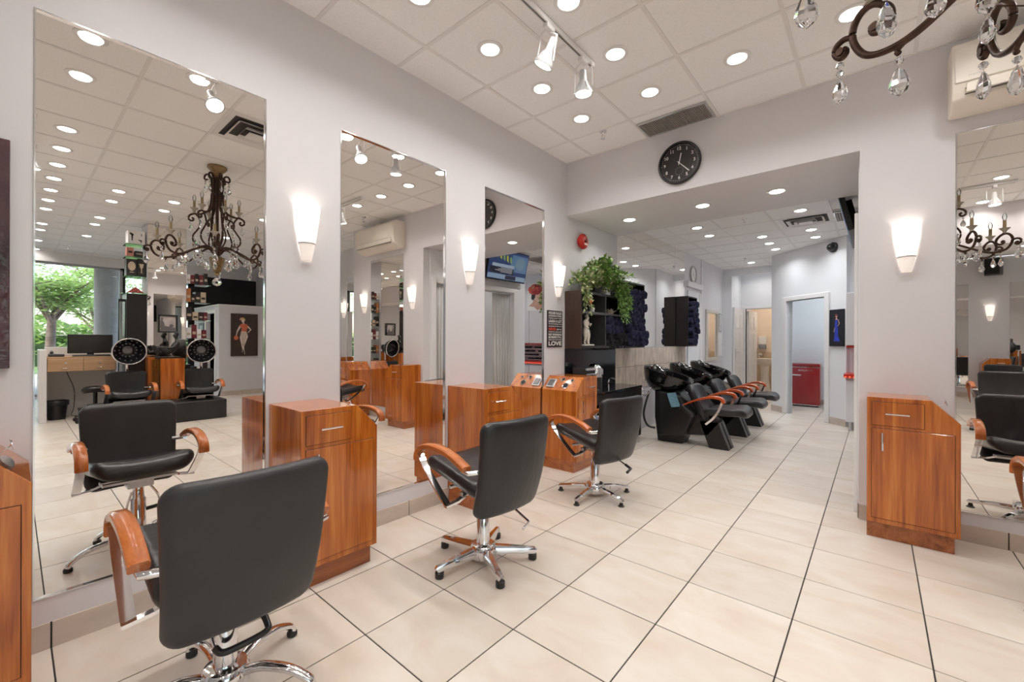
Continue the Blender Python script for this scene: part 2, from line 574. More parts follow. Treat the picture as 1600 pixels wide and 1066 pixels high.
# ---- ceilings: plaster deck, white grid, loose tiles
CX0, CA, CY0, CB = -1.0226, 0.6079, 2.3238, 0.5717
def ceiling(name, x0, x1, y0, y1, z, holes, cy0, cb, tx1=None, ty0=None):
    deck = struct(name, G().box(x0, x1, y0, y1, z + 0.012, z + 0.15), CEIL)
    full = G().box(-CA / 2 + 0.012, CA / 2 - 0.012, -cb / 2 + 0.012, cb / 2 - 0.012, 0, 0.012).mesh('panel', CEIL)
    grid, far = G(), G()
    i0, i1 = math.floor((x0 - CX0) / CA), math.ceil((x1 - CX0) / CA)
    j0, j1 = math.floor((y0 - cy0) / cb), math.ceil((y1 - cy0) / cb)
    for i in range(i0, i1 + 1):
        xx = CX0 + i * CA
        if x0 < xx < x1: grid.box(xx - 0.012, xx + 0.012, y0, y1, z - 0.005, z + 0.004)
    for j in range(j0, j1 + 1):
        yy = cy0 + j * cb
        if y0 < yy < y1: grid.box(x0, x1, yy - 0.012, yy + 0.012, z - 0.0045, z + 0.004)
    grid.box(x0, x0 + 0.022, y0, y1, z - 0.006, z + 0.004)
    grid.box(x0, x1, y1 - 0.022, y1, z - 0.006, z + 0.004)
    n = 0
    for i in range(i0, i1 + 1):
        for j in range(j0, j1 + 1):
            a, b = CX0 + i * CA, cy0 + j * cb
            ax0, ax1, by0, by1 = max(a, x0), min(a + CA, x1), max(b, y0), min(b + cb, y1)
            if ax1 - ax0 < 0.03 or by1 - by0 < 0.03 or (i, j) in holes: continue
            whole = ax1 - ax0 > CA - 0.001 and by1 - by0 > cb - 0.001
            if (tx1 is None or ax0 < tx1) and (ty0 is None or by1 > ty0) and n < 290:
                n += 1
                if whole:
                    put('panel', full, deck, loc=(a + CA / 2, b + cb / 2, z))
                else:
                    ob('panel', G().box(ax0 + 0.012, ax1 - 0.012, by0 + 0.012, by1 - 0.012, z, z + 0.012), CEIL, deck)
            else:
                far.box(ax0 + 0.012, ax1 - 0.012, by0 + 0.012, by1 - 0.012, z, z + 0.012)
    if far.v:
        o = ob('panel_field', far, CEIL, deck)
        o['kind'] = 'stuff'
    ob('ceiling_grid', grid, TBAR, deck)
    return deck
ceiling('ceiling', XL - 0.05, XW, YN, Y1 + 0.01, H, {(0, -2)}, CY0, CB, ty0=-1.0)
ceiling('ceiling_recess', 1.86, XW, Y1 + 0.01, 4.6, H, set(), CY0, CB)
ceiling('ceiling_rear', XL - 0.05, 2.2, YB2 - 0.02, YF, H2, {(1, 1), (1, 2)}, 5.27, 0.56)

# ---- left wall with shallow recesses for three tall mirrors
MIR = [(0.055, 0.905), (1.332, 2.19), (2.625, 3.485)]
XM = XL - 0.006
wl = G()
ys = [YN - 0.1] + [v for ab in MIR for v in ab] + [13.2]
for a, b in zip(ys[0::2], ys[1::2]):
    wl.box(XL - 0.14, XL, a, b, 0, H)
for a, b in MIR:
    wl.box(XL - 0.14, XL, a, b, 0, ZM)
    wl.box(XL - 0.14, XL, a, b, ZT, H)
for a, b in MIR:
    wl.box(XL - 0.14, XL - 0.0125, a, b, ZM, ZT)
struct('wall_left', wl, WALL)
# ---- clock wall: deep beam over the opening, pier on the right
wb = G().box(XL, -0.09, Y1, YB2, ZB, H)
wb.box(-0.09, 1.86, Y1, Y1 + 0.12, 0, H)
struct('wall_back', wb, WALL)
g = G().box(1.74, 1.86, Y1 + 0.12, 4.72, 0, H)
g.box(1.86, XW, 4.6, 4.72, 0, H)
struct('wall_recess', g, WALL)
# ---- rear zone right side: curtain wall with doorway, nook, slanted wall with doorway
g = G()
g.box(-0.10, 0.02, Y1 + 0.12, 4.12, 0, H2)
g.box(-0.10, 0.02, 5.92, 6.15, 0, H2)
g.box(-0.10, 0.02, 4.12, 5.92, 2.12, H2)
struct('wall_curtain', g, WALLC)
g = G().box(-0.10, 1.86, 6.15, 6.25, 0, H2)
g.box(1.74, 1.86, 4.72, 6.15, 0, H2)
struct('wall_inner', g, WALLC)
g = G().box(2.1, 2.2, 6.25, 8.0, 0, H2)
g.box(-0.33, 2.2, 8.0, 8.1, 0, H2)
struct('wall_nook', g, WALLC)
DP0, DD = Vector((-1.455, 9.03, 0)), Vector((1.125, -1.07, 0)).normalized()
DN = Vector((-DD.y, DD.x, 0))         # away from the room: (+,+)
DL = Vector((1.125, -1.07, 0)).length
MD = Matrix.Identity(4)
for i in range(3):
    MD[i][0], MD[i][1], MD[i][2] = DD[i], DN[i], (0, 0, 1)[i]
MD.translation = DP0
D0, D1, DZ = 0.375, 1.180, 1.955
g = G().box(0, D0, 0, 0.1, 0, H2)
g.box(D1, DL, 0, 0.1, 0, H2)
g.box(D0, D1, 0, 0.1, DZ, H2)
struct('wall_slanted', g.xf(MD), WALLC)
g = G().box(-1.455, -1.36, 9.07, 13.0, 0, H2 + 0.1)
struct('wall_corridor', g, WALLC)
g = G().box(-1.36, 1.4, 10.42, 10.52, 0, H2)
g.box(1.3, 1.4, 8.1, 10.42, 0, H2)
struct('wall_pantry', g, WALLC)
_p = [DP0 + DN * 0.1, DP0 + DD * DL + DN * 0.1]
struct('ceiling_pantry', G().prism([(_p[0].x, _p[0].y), (_p[1].x, _p[1].y), (1.4, 8.1), (1.4, 10.52), (-1.36, 10.52)], H2 - 0.2, H2 - 0.15), WALLC)
g = G().box(XL, -2.375, YF, 11.0, 0, H2 + 0.1)
g.box(-2.375, -1.455, YF, YF + 0.1, 2.675, H2 + 0.1)
g.box(-2.375, -1.455, 11.0, 11.1, 2.0, H2 + 0.3)
g.box(-2.375, -2.29, 11.0, 11.1, 0, 2.0)
struct('wall_far', g, WALLC)
struct('ceiling_far', G().box(XL, -1.36, YF, 13.1, H2 + 0.1, H2 + 0.2), WALLC)
g = G().box(XL, -1.36, 12.95, 13.05, 0, H2)
struct('wall_washroom', g, mat('cream washroom paint', (0.78, 0.66, 0.54), 0.6, var=0.02))
# ---- behind the camera
struct('wall_near', G().box(XL, XW, YN - 0.1, YN, 0, H), WALL)
g = G().box(XL, XW, -1.72, -1.02, ZB, H)
struct('trim_1', g, WALL)

# ---- skirting tiles
def skirting(name, p0, p1, h, out, step=FA, off=0.0, t=0.009, skip=()):
    """run of single skirting tiles along p0->p1, standing out along out"""
    p0, p1, out = Vector(p0), Vector(p1), Vector(out)
    L_ = (p1 - p0).length
    d = (p1 - p0).normalized()
    root = struct(name, G().add([p0, p1, p1 + out * 0.003, p0 + out * 0.003, p0 + Vector((0, 0, h - 0.001)), p1 + Vector((0, 0, h - 0.001)), p1 + out * 0.003 + Vector((0, 0, h - 0.001)), p0 + out * 0.003 + Vector((0, 0, h - 0.001))],
                [(0, 1, 2, 3), (4, 5, 6, 7), (3, 2, 6, 7), (0, 3, 7, 4), (1, 2, 6, 5), (0, 1, 5, 4)]), GROUT)
    s = -off
    while s < L_:
        a, b = max(0, s + 0.003), min(L_, s + step - 0.003)
        if b - a > 0.02:
            q0, q1 = p0 + d * a, p0 + d * b
            vs = []
            for z in (0.0, h):
                vs += [q0 + Vector((0, 0, z)), q1 + Vector((0, 0, z)), q1 + out * t + Vector((0, 0, z)), q0 + out * t + Vector((0, 0, z))]
            ob('tile', G().add(vs, [(0, 3, 2, 1), (4, 5, 6, 7), (3, 7, 6, 2), (0, 1, 5, 4), (0, 4, 7, 3), (1, 2, 6, 5)]), BASEM, root)
        s += step
    return root
BH = 0.104
skirting('baseboard_left', (XL, -1.0, 0), (XL, YB2, 0), BH, (1, 0, 0), step=FB_ * 4 / 1.0, off=FB_ * 4 - 1.107)
skirting('baseboard_back', (-0.09, Y1, 0), (1.86, Y1, 0), BH, (0, -1, 0), step=1.365, off=0.665)
skirting('baseboard_opening', (-0.09, Y1 + 0.01, 0), (-0.09, Y1 + 0.12, 0), BH, (-1, 0, 0))
skirting('baseboard_slanted', DP0, DP0 + DD * (D0 - 0.09), BH, -DN)
skirting('baseboard_doorway', DP0 + DD * (D1 + 0.09), DP0 + DD * DL, BH, -DN)
skirting('baseboard_pantry', (-1.36, 10.42, 0), (1.3, 10.42, 0), BH, (0, -1, 0))
skirting('baseboard_recess', (1.86, 4.6, 0), (6.15, 4.6, 0), BH, (0, -1, 0))
skirting('baseboard_near', (XL, YN, 0), (XW, YN, 0), BH, (0, 1, 0), step=1.3)

# ---- door casings and doors
g = G()
for a, b in ((D0 - 0.085, D0), (D1, D1 + 0.085)):
    g.box(a, b, -0.022, 0.11, 0, DZ + 0.07)
g.box(D0, D1, -0.022, 0.11, DZ, DZ + 0.07)
struct('trim_2', g.xf(MD), TRIMW, bevel=0.006)
g = G()
for a, b in ((4.035, 4.12), (5.92, 6.0)):
    g.box(-0.122, -0.10, a, b, 0, 2.2)
g.box(-0.122, -0.10, 4.12, 5.92, 2.12, 2.2)
struct('trim_3', g, TRIMW, bevel=0.004)
g = G()
g.box(-2.35, -2.29, 10.975, 11.12, 0, 2.05).box(-2.29, -1.46, 10.975, 11.12, 2.0, 2.05)
struct('trim_4', g, TRIMW, bevel=0.004)
def panel_door(name, w, h, M, label=None):
    d = struct(name, G().box(0, w, -0.018, 0.018, 0.005, h).xf(M), TRIMW, bevel=0.003)
    rows = ((0.14, 0.70), (0.80, 1.45), (1.55, 1.85))
    for za, zb in rows:
        for k in (0, 1):
            xa = 0.09 + k * (w / 2 - 0.03)
            xb = xa + w / 2 - 0.15
            for s in (1, -1):
                fr_ = G()
                y0, y1 = (0.0182, 0.026) if s > 0 else (-0.026, -0.0182)
                fr_.box(xa, xb, y0, y1, za, zb)
                ob('raised_panel', fr_.xf(M), TRIMW, d, bevel=0.006)
    hg = G()
    hg.box(w - 0.09, w - 0.05, -0.026, -0.018, 0.9, 1.1)
    hg.tube([(w - 0.07, -0.02, 1.03), (w - 0.07, -0.06, 1.03), (w - 0.19, -0.06, 1.02)], 0.008, 8)
    hg.box(w - 0.09, w - 0.05, 0.018, 0.026, 0.9, 1.1)
    hg.tube([(w - 0.07, 0.02, 1.03), (w - 0.07, 0.06, 1.03), (w - 0.19, 0.06, 1.02)], 0.008, 8)
    ob('door_handle', hg.xf(M), STEEL, d, smooth=40)
    return d
# closed door on the passage side wall, open door of the washroom
panel_door('door_1', 0.78, 2.0, Matrix(((0, 1, 0, -2.35), (-1, 0, 0, 10.96), (0, 0, 1, 0), (0, 0, 0, 1))))
an = math.radians(87)
panel_door('door_2', 0.72, 1.97, Matrix.Translation((-2.27, 11.13, 0)) @ Matrix.Rotation(an, 4, 'Z'))
# sliding door head and leaf on the left wall past the towel shelves
sd = struct('door_3', G().box(XL, XL + 0.02, 7.78, 8.52, 0.0, 2.16), WALLC, bevel=0.003)
ob('head_track', G().box(XL, XL + 0.05, 7.70, 8.56, 2.22, 2.32), TRIMW, sd, bevel=0.004)
ob('door_edge', G().box(XL + 0.02, XL + 0.03, 8.40, 8.47, 0.02, 2.14), TRIMW, sd)
struct('trim_5', G().box(XL, XL + 0.022, 8.53, 8.58, 0, H2), TRIMW)

# ---- shopfront window on the right-hand side (seen in the mirrors)
struct('trim_6', G().box(XW - 0.05, XW + 0.1, YN, 4.6, 2.95, H), TRIMW)
WGREY = mat('grey aluminium', (0.36, 0.37, 0.38), 0.4, 0.3)
def window(name, y0, y1, z0, z1, midz=None):
    w = struct(name, G().box(XW - 0.02, XW + 0.05, y0, y0 + 0.05, z0, z1).box(XW - 0.02, XW + 0.05, y1 - 0.05, y1, z0, z1)
               .box(XW - 0.02, XW + 0.05, y0, y1, z0, z0 + 0.05).box(XW - 0.02, XW + 0.05, y0, y1, z1 - 0.05, z1), BLACKM if midz else WGREY)
    if midz: ob('transom', G().box(XW - 0.02, XW + 0.05, y0 + 0.05, y1 - 0.05, midz, midz + 0.04), BLACKM, w)
    ob('pane', G().box(XW + 0.01, XW + 0.018, y0 + 0.05, y1 - 0.05, z0 + 0.05, z1 - 0.05), GLASS, w)
for k, (a, b, mz) in enumerate(((-6.4, -3.4, None), (-3.4, -0.6, None), (-0.6, 1.72, None), (1.72, 3.05, 1.2))):
    window('window_%d' % (k + 1), a, b, 0.02, 2.95, mz)
struct('wall_front', G().box(XW - 0.02, XW + 0.1, 3.05, 4.6, 0, 2.95), BLACKM)

# ================================================================== FIXTURES
# ---- recessed downlights
def make_downlight(name, z, label, group, watts=None, col=(1.0, 0.965, 0.925)):
    t = thing(name, label, 'downlight', (0, 0, z), 0, group)
    ob('trim_ring', G().lathe([(0.058, 0.002), (0.060, -0.006), (0.076, -0.008), (0.084, -0.004), (0.084, 0.0)], 24, cap=False), WHITEP, t, smooth=50)
    ob('lens', G().lathe([(0.0, -0.016), (0.030, -0.0135), (0.050, -0.0075), (0.0585, -0.003)], 24, cap=False), LED, t, smooth=50)
    beam(t, watts or BEAM, col)
    return t
def beam(parent, watts, col, z=-0.0165):
    li = bpy.data.lights.new('lamp_beam', 'AREA')
    li.shape = 'DISK'
    li.size = 0.104
    li.spread = math.radians(135)
    li.energy = watts
    li.color = col
    lo = bpy.data.objects.new('lamp_beam', li)
    COL.objects.link(lo)
    lo.parent = parent
    lo.location = (0, 0, z)
    return lo
lx = lambda k: CX0 + CA * (k + 0.5)
ly = lambda k: CY0 + CB * (k + 0.5)
zf = H - 0.0005
d0 = make_downlight('downlight', zf, 'round white recessed downlight glowing in the high tiled ceiling', 'downlights in the high ceiling')
spots = [(-2, k) for k in (-4, -3, -2, -1, 0, 1)] + [(-1, k) for k in (-4, -3, -1, 0, 1)] + [(0, k) for k in (-4, 1)] + [(1, 1), (2, 1), (3, 0), (2, -4), (3, -4), (4, -4), (5, -4), (6, -4), (7, -4), (8, -4),
         (10, -4), (11, -4), (13, -4), (15, -4), (5, -3), (6, -3), (8, -3), (9, -3), (11, -3), (5, -2), (6, -2), (5, 0), (7, 1), (8, 0), (9, -1), (11, 0), (3, -6), (4, -6)]
ORD = 'first second third fourth fifth sixth seventh eighth ninth tenth eleventh twelfth thirteenth fourteenth fifteenth sixteenth seventeenth eighteenth nineteenth'.split()
for n, (i, j) in enumerate(spots):
    p = (lx(i), ly(j), zf)
    lb = 'recessed downlight in the %s ceiling panel from the left wall, %s from the clock wall' % (ORD[i + 3], ORD[2 - j])
    if n == 0:
        d0.location = p
        tag(d0, lb)
    else: dup(d0, p, label=lb)
for x in (-1.5, 0.5, 2.4, 4.4, 6.4):
    for y in (-3.0, -5.2):
        dup(d0, (x, y, zf + 0.002), label='round downlight in the ceiling beyond the far beam, behind the camera', group='downlights behind the far beam')
for x, y, w in ((-2.09, 4.46, 'nearest the left wall'), (-1.316, 4.46, 'in the middle of the three'), (-0.68, 4.46, 'nearest the right pier')):
    dup(d0, (x, y, ZB - 0.0002), label='round white downlight set in the flat beam soffit, ' + w, group='soffit downlights')
for x in (-1.5, 0.3, 1.6, 2.25):
    dup(d0, (x, -1.37, ZB - 0.0002), label='round downlight under the far beam, %s from the left wall, seen only mirrored' % {-1.5: 'first', 0.3: 'second', 1.6: 'third', 2.25: 'fourth'}[x], group='mirrored soffit downlights')
dr_ = None
for x, y in ((-1.88, 6.13), (-1.88, 6.70), (-1.295, 7.26), (-1.295, 7.82), (-1.295, 8.38), (-1.88, 9.50), (-0.69, 6.10), (-0.69, 7.24), (-0.69, 7.79)):
    lb = 'rear room downlight, %s panel from the left wall, %s panel beyond the beam' % (ORD[round((x - CX0) / CA - 0.5) + 3], ORD[round((y - 5.27) / 0.56 + 0.5)])
    if dr_ is None:
        dr_ = make_downlight('downlight', H2 - 0.0005, lb, 'downlights in the rear ceiling', BEAM_REAR, (0.95, 0.975, 1.0))
        dr_.location = (x, y, H2 - 0.0005)
    else: dup(dr_, (x, y, H2 - 0.0005), label=lb)
for x, y, l in ((-1.9, 10.55, 'round downlight above the passage to the washroom'), (1.2, 7.2, 'round downlight above the red lit counter nook')):
    dup(d0, (x, y, (H2 + 0.099) if y > 10 else H2 - 0.0005), label=l)
t = thing('ceiling_light', 'cool round ceiling lamp inside the pantry with the red fridge', 'lamp', (-0.3, 9.5, H2 - 0.2))
ob('lamp_base', G().lathe([(0.14, 0), (0.14, -0.02)], 24), WHITEP, t)
ob('diffuser', G().lathe([(0.13, -0.02), (0.11, -0.045), (0.0, -0.055)], 24), LEDC, t, smooth=60)

# ---- wall sconces
def make_sconce(label, loc, rz, group=None):
    t = thing('wall_sconce', label, 'sconce', loc, rz, group)       # local -Y is away from the wall
    A0, A1 = PI, 2 * PI
    sh = G()
    pr_ = [(0.046, 0.10), (0.055, 0.16), (0.066, 0.24), (0.073, 0.315), (0.068, 0.315), (0.061, 0.24), (0.050, 0.16), (0.041, 0.105)]
    sh.lathe(pr_, 20, (0, -0.004, 0), A0, A1, sy=1.2)
    ob('shade', sh, SCON, t, smooth=50)
    lo = G().lathe([(0.0, 0.0), (0.024, 0.0), (0.027, 0.004), (0.033, 0.03), (0.0455, 0.096)], 20, (0, -0.004, 0), A0, A1, cap=False, sy=1.2)
    ob('lower_glass', lo, SCON2, t, smooth=50)
    rg = G().lathe([(0.0475, 0.094), (0.049, 0.096), (0.049, 0.102), (0.0475, 0.104)], 20, (0, -0.004, 0), A0, A1, cap=False, sy=1.2)
    ob('metal_band', rg, STEEL, t, smooth=50)
    ob('backplate', G().box(-0.03, 0.03, -0.004, 0, 0.02, 0.22), WHITEP, t)
    li = bpy.data.lights.new('lamp_bulb', 'POINT')
    li.energy = 0.55
    li.color = (1.0, 0.90, 0.78)
    li.shadow_soft_size = 0.018
    lo = bpy.data.objects.new('lamp_bulb', li)
    COL.objects.link(lo)
    lo.parent = t
    lo.location = (0, -0.035, 0.22)
    return t
sc0 = make_sconce('lit tapered wall sconce on the white pier between the two nearest left mirrors', (XL, 1.122, 1.715), PI / 2)
dup(sc0, (XL, 2.437, 1.715), PI / 2, 'lit tapered wall sconce between the middle and far left mirrors')
dup(sc0, (XL, 3.725, 1.715), PI / 2, 'lit tapered wall sconce above the framed LOVE sign')
dup(sc0, (0.155, Y1, 1.72), 0, 'lit tapered wall sconce on the right pier above the drawer cabinet')
dup(sc0, (1.49, Y1, 1.715), 0, 'lit tapered wall sconce beyond the right mirror, seen only in reflection')
dup(sc0, (3.50, 4.6, 1.73), 0, 'lit sconce on the set-back wall seen in the edge of the second mirror')
for k, x in enumerate((0.4, 1.95, 3.4)):
    dup(sc0, (x, YN, 1.735), PI, 'lit sconce behind the camera, seen in the right mirror, %s of three from the left' % ORD[k], 'sconces behind the camera')
dup(sc0, (-1.9, 12.95, 1.50), 0, 'small lit wall lamp above the washroom basin')

# ---- tall mirrors
def make_mirror(label, M, w, h, frame_w=0.006, depth=0.012):
    """M: local x right, y up, z out; glass lies at z = -depth+0.004 in the recess"""
    t = thing('wall_mirror', label, 'mirror')
    t.matrix_world = M
    ob('mirror_glass', G().box(0.0005, w - 0.0005, 0.0005, h - 0.0005, -depth, -depth + 0.004), MIRR, t)
    f = G()
    for b in ((0, frame_w, 0, h), (w - frame_w, w, 0, h), (frame_w, w - frame_w, 0, frame_w), (frame_w, w - frame_w, h - frame_w, h)):
        f.box(b[0] + 0.0004, b[1] - 0.0004, b[2] + 0.0004, b[3] - 0.0004, -depth + 0.0042, 0.004)
    ob('chrome_frame', f, CHROME, t)
    return t
for (a, b), l in zip(MIR, ('nearest tall chrome edged mirror on the left wall, showing the window and chandelier', 'middle tall mirror on the left wall, showing the wall air conditioner',
                           'far narrow looking tall mirror on the left wall, showing the tilted screen')):
    make_mirror(l, frame((XL, a, ZM), (0, 1, 0), (0, 0, 1)), b - a, ZT - ZM)
def flat_mirror(label, origin, right, w, h, n=1):
    t = thing('wall_mirror', label, 'mirror')
    t.matrix_world = frame(origin, right, (0, 0, 1))
    for k in range(n):
        a, b = w * k / n, w * (k + 1) / n
        ob('mirror_glass', G().box(a + 0.001, b - 0.001, 0, h, 0.001, 0.007), MIRR, t)
    f = G()
    for q in ((-0.006, 0.0, 0, h), (w, w + 0.006, 0, h), (-0.006, w + 0.006, -0.006, 0), (-0.006, w + 0.006, h, h + 0.006)):
        f.box(*q, 0.0, 0.010)
    ob('chrome_frame', f, CHROME, t)
    return t
flat_mirror('tall mirror on the right pier under the air conditioner, showing styling chairs', (0.388, Y1, 0.19), (1, 0, 0), 0.90, 2.38)
flat_mirror('tall mirror on the set-back wall seen at the edge of the second mirror', (2.45, 4.6, 0.2), (1, 0, 0), 0.92, 2.37)
for k, x in enumerate((0.75, 2.25)):
    flat_mirror(('tall mirror behind the camera, left one as reflected', 'tall mirror behind the camera, right one as reflected')[k], (x + 0.86, YN, ZM), (-1, 0, 0), 0.86, ZT - ZM)
t = thing('wall_mirror', 'wide seamed mirror above the shampoo basins', 'mirror')
t.matrix_world = frame((XL, 5.06, 1.165), (0, 1, 0), (0, 0, 1))
for a, b in ((0, 0.52), (0.52, 2.08), (2.08, 2.56)):
    ob('mirror_glass', G().box(a + 0.0015, b - 0.0015, 0, H2 - 1.17, 0.001, 0.006), MIRR, t)

# ---- far-left painting (only its edge is in view)
t = thing('painting', 'dark glossy abstract painting cut off by the left picture edge', 'painting')
t.matrix_world = frame((XL, -0.72, 1.14), (0, 1, 0), (0, 0, 1))
ob('canvas', G().box(0, 0.715, 0, 0.872, 0.002, 0.032), mat('dark violet brown varnish', (0.060, 0.028, 0.034), 0.16, var=0.85, scale=3, bump=0.5, bscale=30), t, bevel=0.002)

# ---- LOVE poster
t = thing('wall_sign', 'black house rules sign with white and red lines ending in LOVE', 'sign')
MS = frame((XL, 3.533, 1.188), (0, 1, 0), (0, 0, 1))
t.matrix_world = MS
SW, SH = 0.268, 0.378
ob('board', G().box(0, SW, 0, SH, 0.001, 0.012), mat('black purple board', (0.022, 0.014, 0.018), 0.5), t, bevel=0.002)
lines = [('HOUSE RULES', 0.026, INK), ('LOVE EACH OTHER', 0.021, INK), ('make your bed', 0.017, INK), ('LAUGH A LOT', 0.028, INK), ('try everything once', 0.017, INK),
         ('say please & thank you', 0.017, INK), ('NEVER', 0.028, INKR), ('trust in yourself', 0.018, INK), ('NO WHINING', 0.022, INK), ('BE RESPECTFUL', 0.022, INK), ('keep your promises', 0.018, INK), ('LOVE', 0.044, INK)]
yy = SH - 0.012
for body, hh, mm in lines:
    yc = yy - hh / 2
    if body == 'NEVER':
        put('lettering', text_mesh('NEVER', hh, INKR, 0.135, 0.03, True, Matrix.Translation((0.018 + 0.0675, yc, 0.0128))), t)
        put('lettering', text_mesh('give up', hh * 0.8, INK, 0.085, 0.02, True, Matrix.Translation((0.205, yc - 0.003, 0.0128))), t)
    else:
        put('lettering', text_mesh(body, hh, mm, SW - 0.034, 0.03 if body.isupper() else 0.02, True, Matrix.Translation((SW / 2, yc, 0.0128))), t)
    yy -= hh + 0.0065

# ---- fire bell
t = thing('fire_bell', 'red round fire alarm bell on the white wall', 'alarm', (XL, 4.17, 2.372))
Mx = Matrix.Rotation(PI / 2, 4, 'Y')
ob('backbox', G().lathe([(0.06, 0.0), (0.06, 0.03)], 20).xf(Mx), REDB, t)
ob('gong', G().lathe([(0.086, 0.03), (0.088, 0.04), (0.082, 0.058), (0.05, 0.072), (0.0, 0.076)], 28).xf(Mx), REDB, t, smooth=50)
ob('cap', G().lathe([(0.016, 0.075), (0.016, 0.083), (0.0, 0.085)], 12).xf(Mx), BRONZE, t, smooth=50)
ob('label_plate', G().box(0.0765, 0.0785, -0.03, 0.03, -0.045, -0.025), CREAM, t)

# ---- wall clock on the beam
t = thing('wall_clock', 'large black wall clock with white numerals on the beam', 'clock')
MC = frame((-1.345, Y1, 2.852), (1, 0, 0), (0, 0, 1))
t.matrix_world = MC
RC = 0.187
ob('rim', G().lathe([(RC, 0.001), (RC, 0.028), (RC - 0.006, 0.036), (RC - 0.02, 0.036), (RC - 0.024, 0.016)], 48, cap=False), BLACKP, t, smooth=50)
ob('dial', G().lathe([(0.0, 0.014), (RC - 0.022, 0.014)], 48, cap=False), mat('brown black dial', (0.020, 0.014, 0.013), 0.4), t)
for k in range(1, 13):
    a = PI / 2 - k * PI / 6
    r = RC * 0.70
    put('numeral', text_mesh(str(k), 0.029, INK, None, 0.02, True, Matrix.Translation((r * math.cos(a), r * math.sin(a), 0.0155))), t)
g = G()
for k in range(60):
    a = 2 * PI * k / 60
    q0, q1 = RC * 0.83, RC * (0.86 if k % 5 else 0.875)
    wd = 0.0014 if k % 5 else 0.0026
    c_, s_ = math.cos(a), math.sin(a)
    g.add([(q0 * c_ - wd * s_, q0 * s_ + wd * c_, 0.0152), (q0 * c_ + wd * s_, q0 * s_ - wd * c_, 0.0152), (q1 * c_ + wd * s_, q1 * s_ - wd * c_, 0.0152), (q1 * c_ - wd * s_, q1 * s_ + wd * c_, 0.0152)], [(0, 1, 2, 3)])
for k in range(12):
    a = 2 * PI * k / 12
    g.prism([(0.034 * math.cos(a) + p[0], -0.072 + 0.034 * math.sin(a) + p[1]) for p in ell(0, 0, 0.0022, 0.0022, 6)], 0.0148, 0.0153)
ob('minute_marks', g, INK, t)
def hand(ang, L_, w0, w1, z):
    d = (math.sin(ang), math.cos(ang))
    n = (d[1], -d[0])
    return G().prism([(-d[0] * 0.02 + n[0] * w0, -d[1] * 0.02 + n[1] * w0), (-d[0] * 0.02 - n[0] * w0, -d[1] * 0.02 - n[1] * w0), (d[0] * L_ - n[0] * w1, d[1] * L_ - n[1] * w1), (d[0] * L_ + n[0] * w1, d[1] * L_ + n[1] * w1)], z, z + 0.0012)
ob('hour_hand', hand(math.radians(12), 0.085, 0.003, 0.0045, 0.018), INK, t)
ob('minute_hand', hand(math.radians(136), 0.125, 0.003, 0.0045, 0.0205), INK, t)
ob('second_hand', hand(math.radians(-52), 0.10, 0.0008, 0.0006, 0.023), mat('grey hand', (0.12, 0.11, 0.11), 0.4), t)
ob('hub', G().lathe([(0.007, 0.014), (0.007, 0.0255), (0, 0.026)], 12), INK, t)

# ---- small wall clock in the rear room
t = thing('wall_clock', 'white round clock on the rear left wall above the sliding door', 'clock')
t.matrix_world = frame((XL, 8.06, 2.47), (0, 1, 0), (0, 0, 1))
ob('rim', G().lathe([(0.155, 0.001), (0.16, 0.02), (0.15, 0.035), (0.135, 0.022)], 40, cap=False), mat('silver grey plastic', (0.55, 0.54, 0.53), 0.35), t, smooth=50)
ob('dial', G().lathe([(0.0, 0.016), (0.136, 0.016)], 40, cap=False), WHITEB, t)
for k in range(1, 13):
    a = PI / 2 - k * PI / 6
    put('numeral', text_mesh(str(k), 0.020, INKK, None, 0.01, True, Matrix.Translation((0.112 * math.cos(a), 0.112 * math.sin(a), 0.017))), t)
ob('hour_hand', hand(math.radians(12), 0.06, 0.002, 0.003, 0.018), INKK, t)
ob('minute_hand', hand(math.radians(138), 0.09, 0.002, 0.002, 0.020), INKK, t)

# ---- wall air conditioner
t = thing('air_conditioner', 'cream wall mounted split air conditioner above the right mirror', 'air conditioner', (0.345, Y1, 2.665))
W_ = 1.08
prof = [(0.0, 0.0), (-0.10, 0.0), (-0.19, 0.045), (-0.215, 0.12), (-0.215, 0.33), (-0.19, 0.385), (-0.15, 0.40), (0.0, 0.40)]
g = G().prism([(p[0], p[1]) for p in prof], 0, W_)
g.xf(Matrix(((0, 0, 1, 0), (1, 0, 0, 0), (0, 1, 0, 0), (0, 0, 0, 1))))
ob('casing', g, CREAM, t, smooth=30, bevel=0.012, seg=3)
ob('front_panel', G().box(0.012, W_ - 0.012, -0.222, -0.214, 0.135, 0.345), CREAM, t, bevel=0.004)
g2 = G().box(0.06, W_ - 0.06, -0.224, -0.212, 0.070, 0.126)
ob('louvre', g2.xf(Matrix.Translation((0, 0, 0))), CREAM, t, bevel=0.003)
ob('outlet_gap', G().box(0.055, W_ - 0.055, -0.2185, -0.2095, 0.0620, 0.0660).box(0.055, W_ - 0.055, -0.221, -0.2145, 0.0955, 0.0985), mat('dark slot', (0.05, 0.04, 0.035), 0.7), t)
put('lettering', text_mesh('FUJITSU', 0.012, mat('grey print', (0.45, 0.42, 0.4), 0.5), 0.06, 0.0, True, frame((0.10, -0.2230, 0.165), (1, 0, 0), (0, 0, 1))), t)
t = thing('smoke_detector', 'small white junction box above the air conditioner, seen in the second mirror', 'detector', (1.0, Y1, 3.11))
ob('body', G().cyl((0, 0, 0), (0, -0.07, 0), 0.05, 16, 0.04), CREAM, t, smooth=50)
ob('bracket', G().box(-0.09, 0.0, -0.05, -0.0, -0.03, 0.03), STEEL, t)

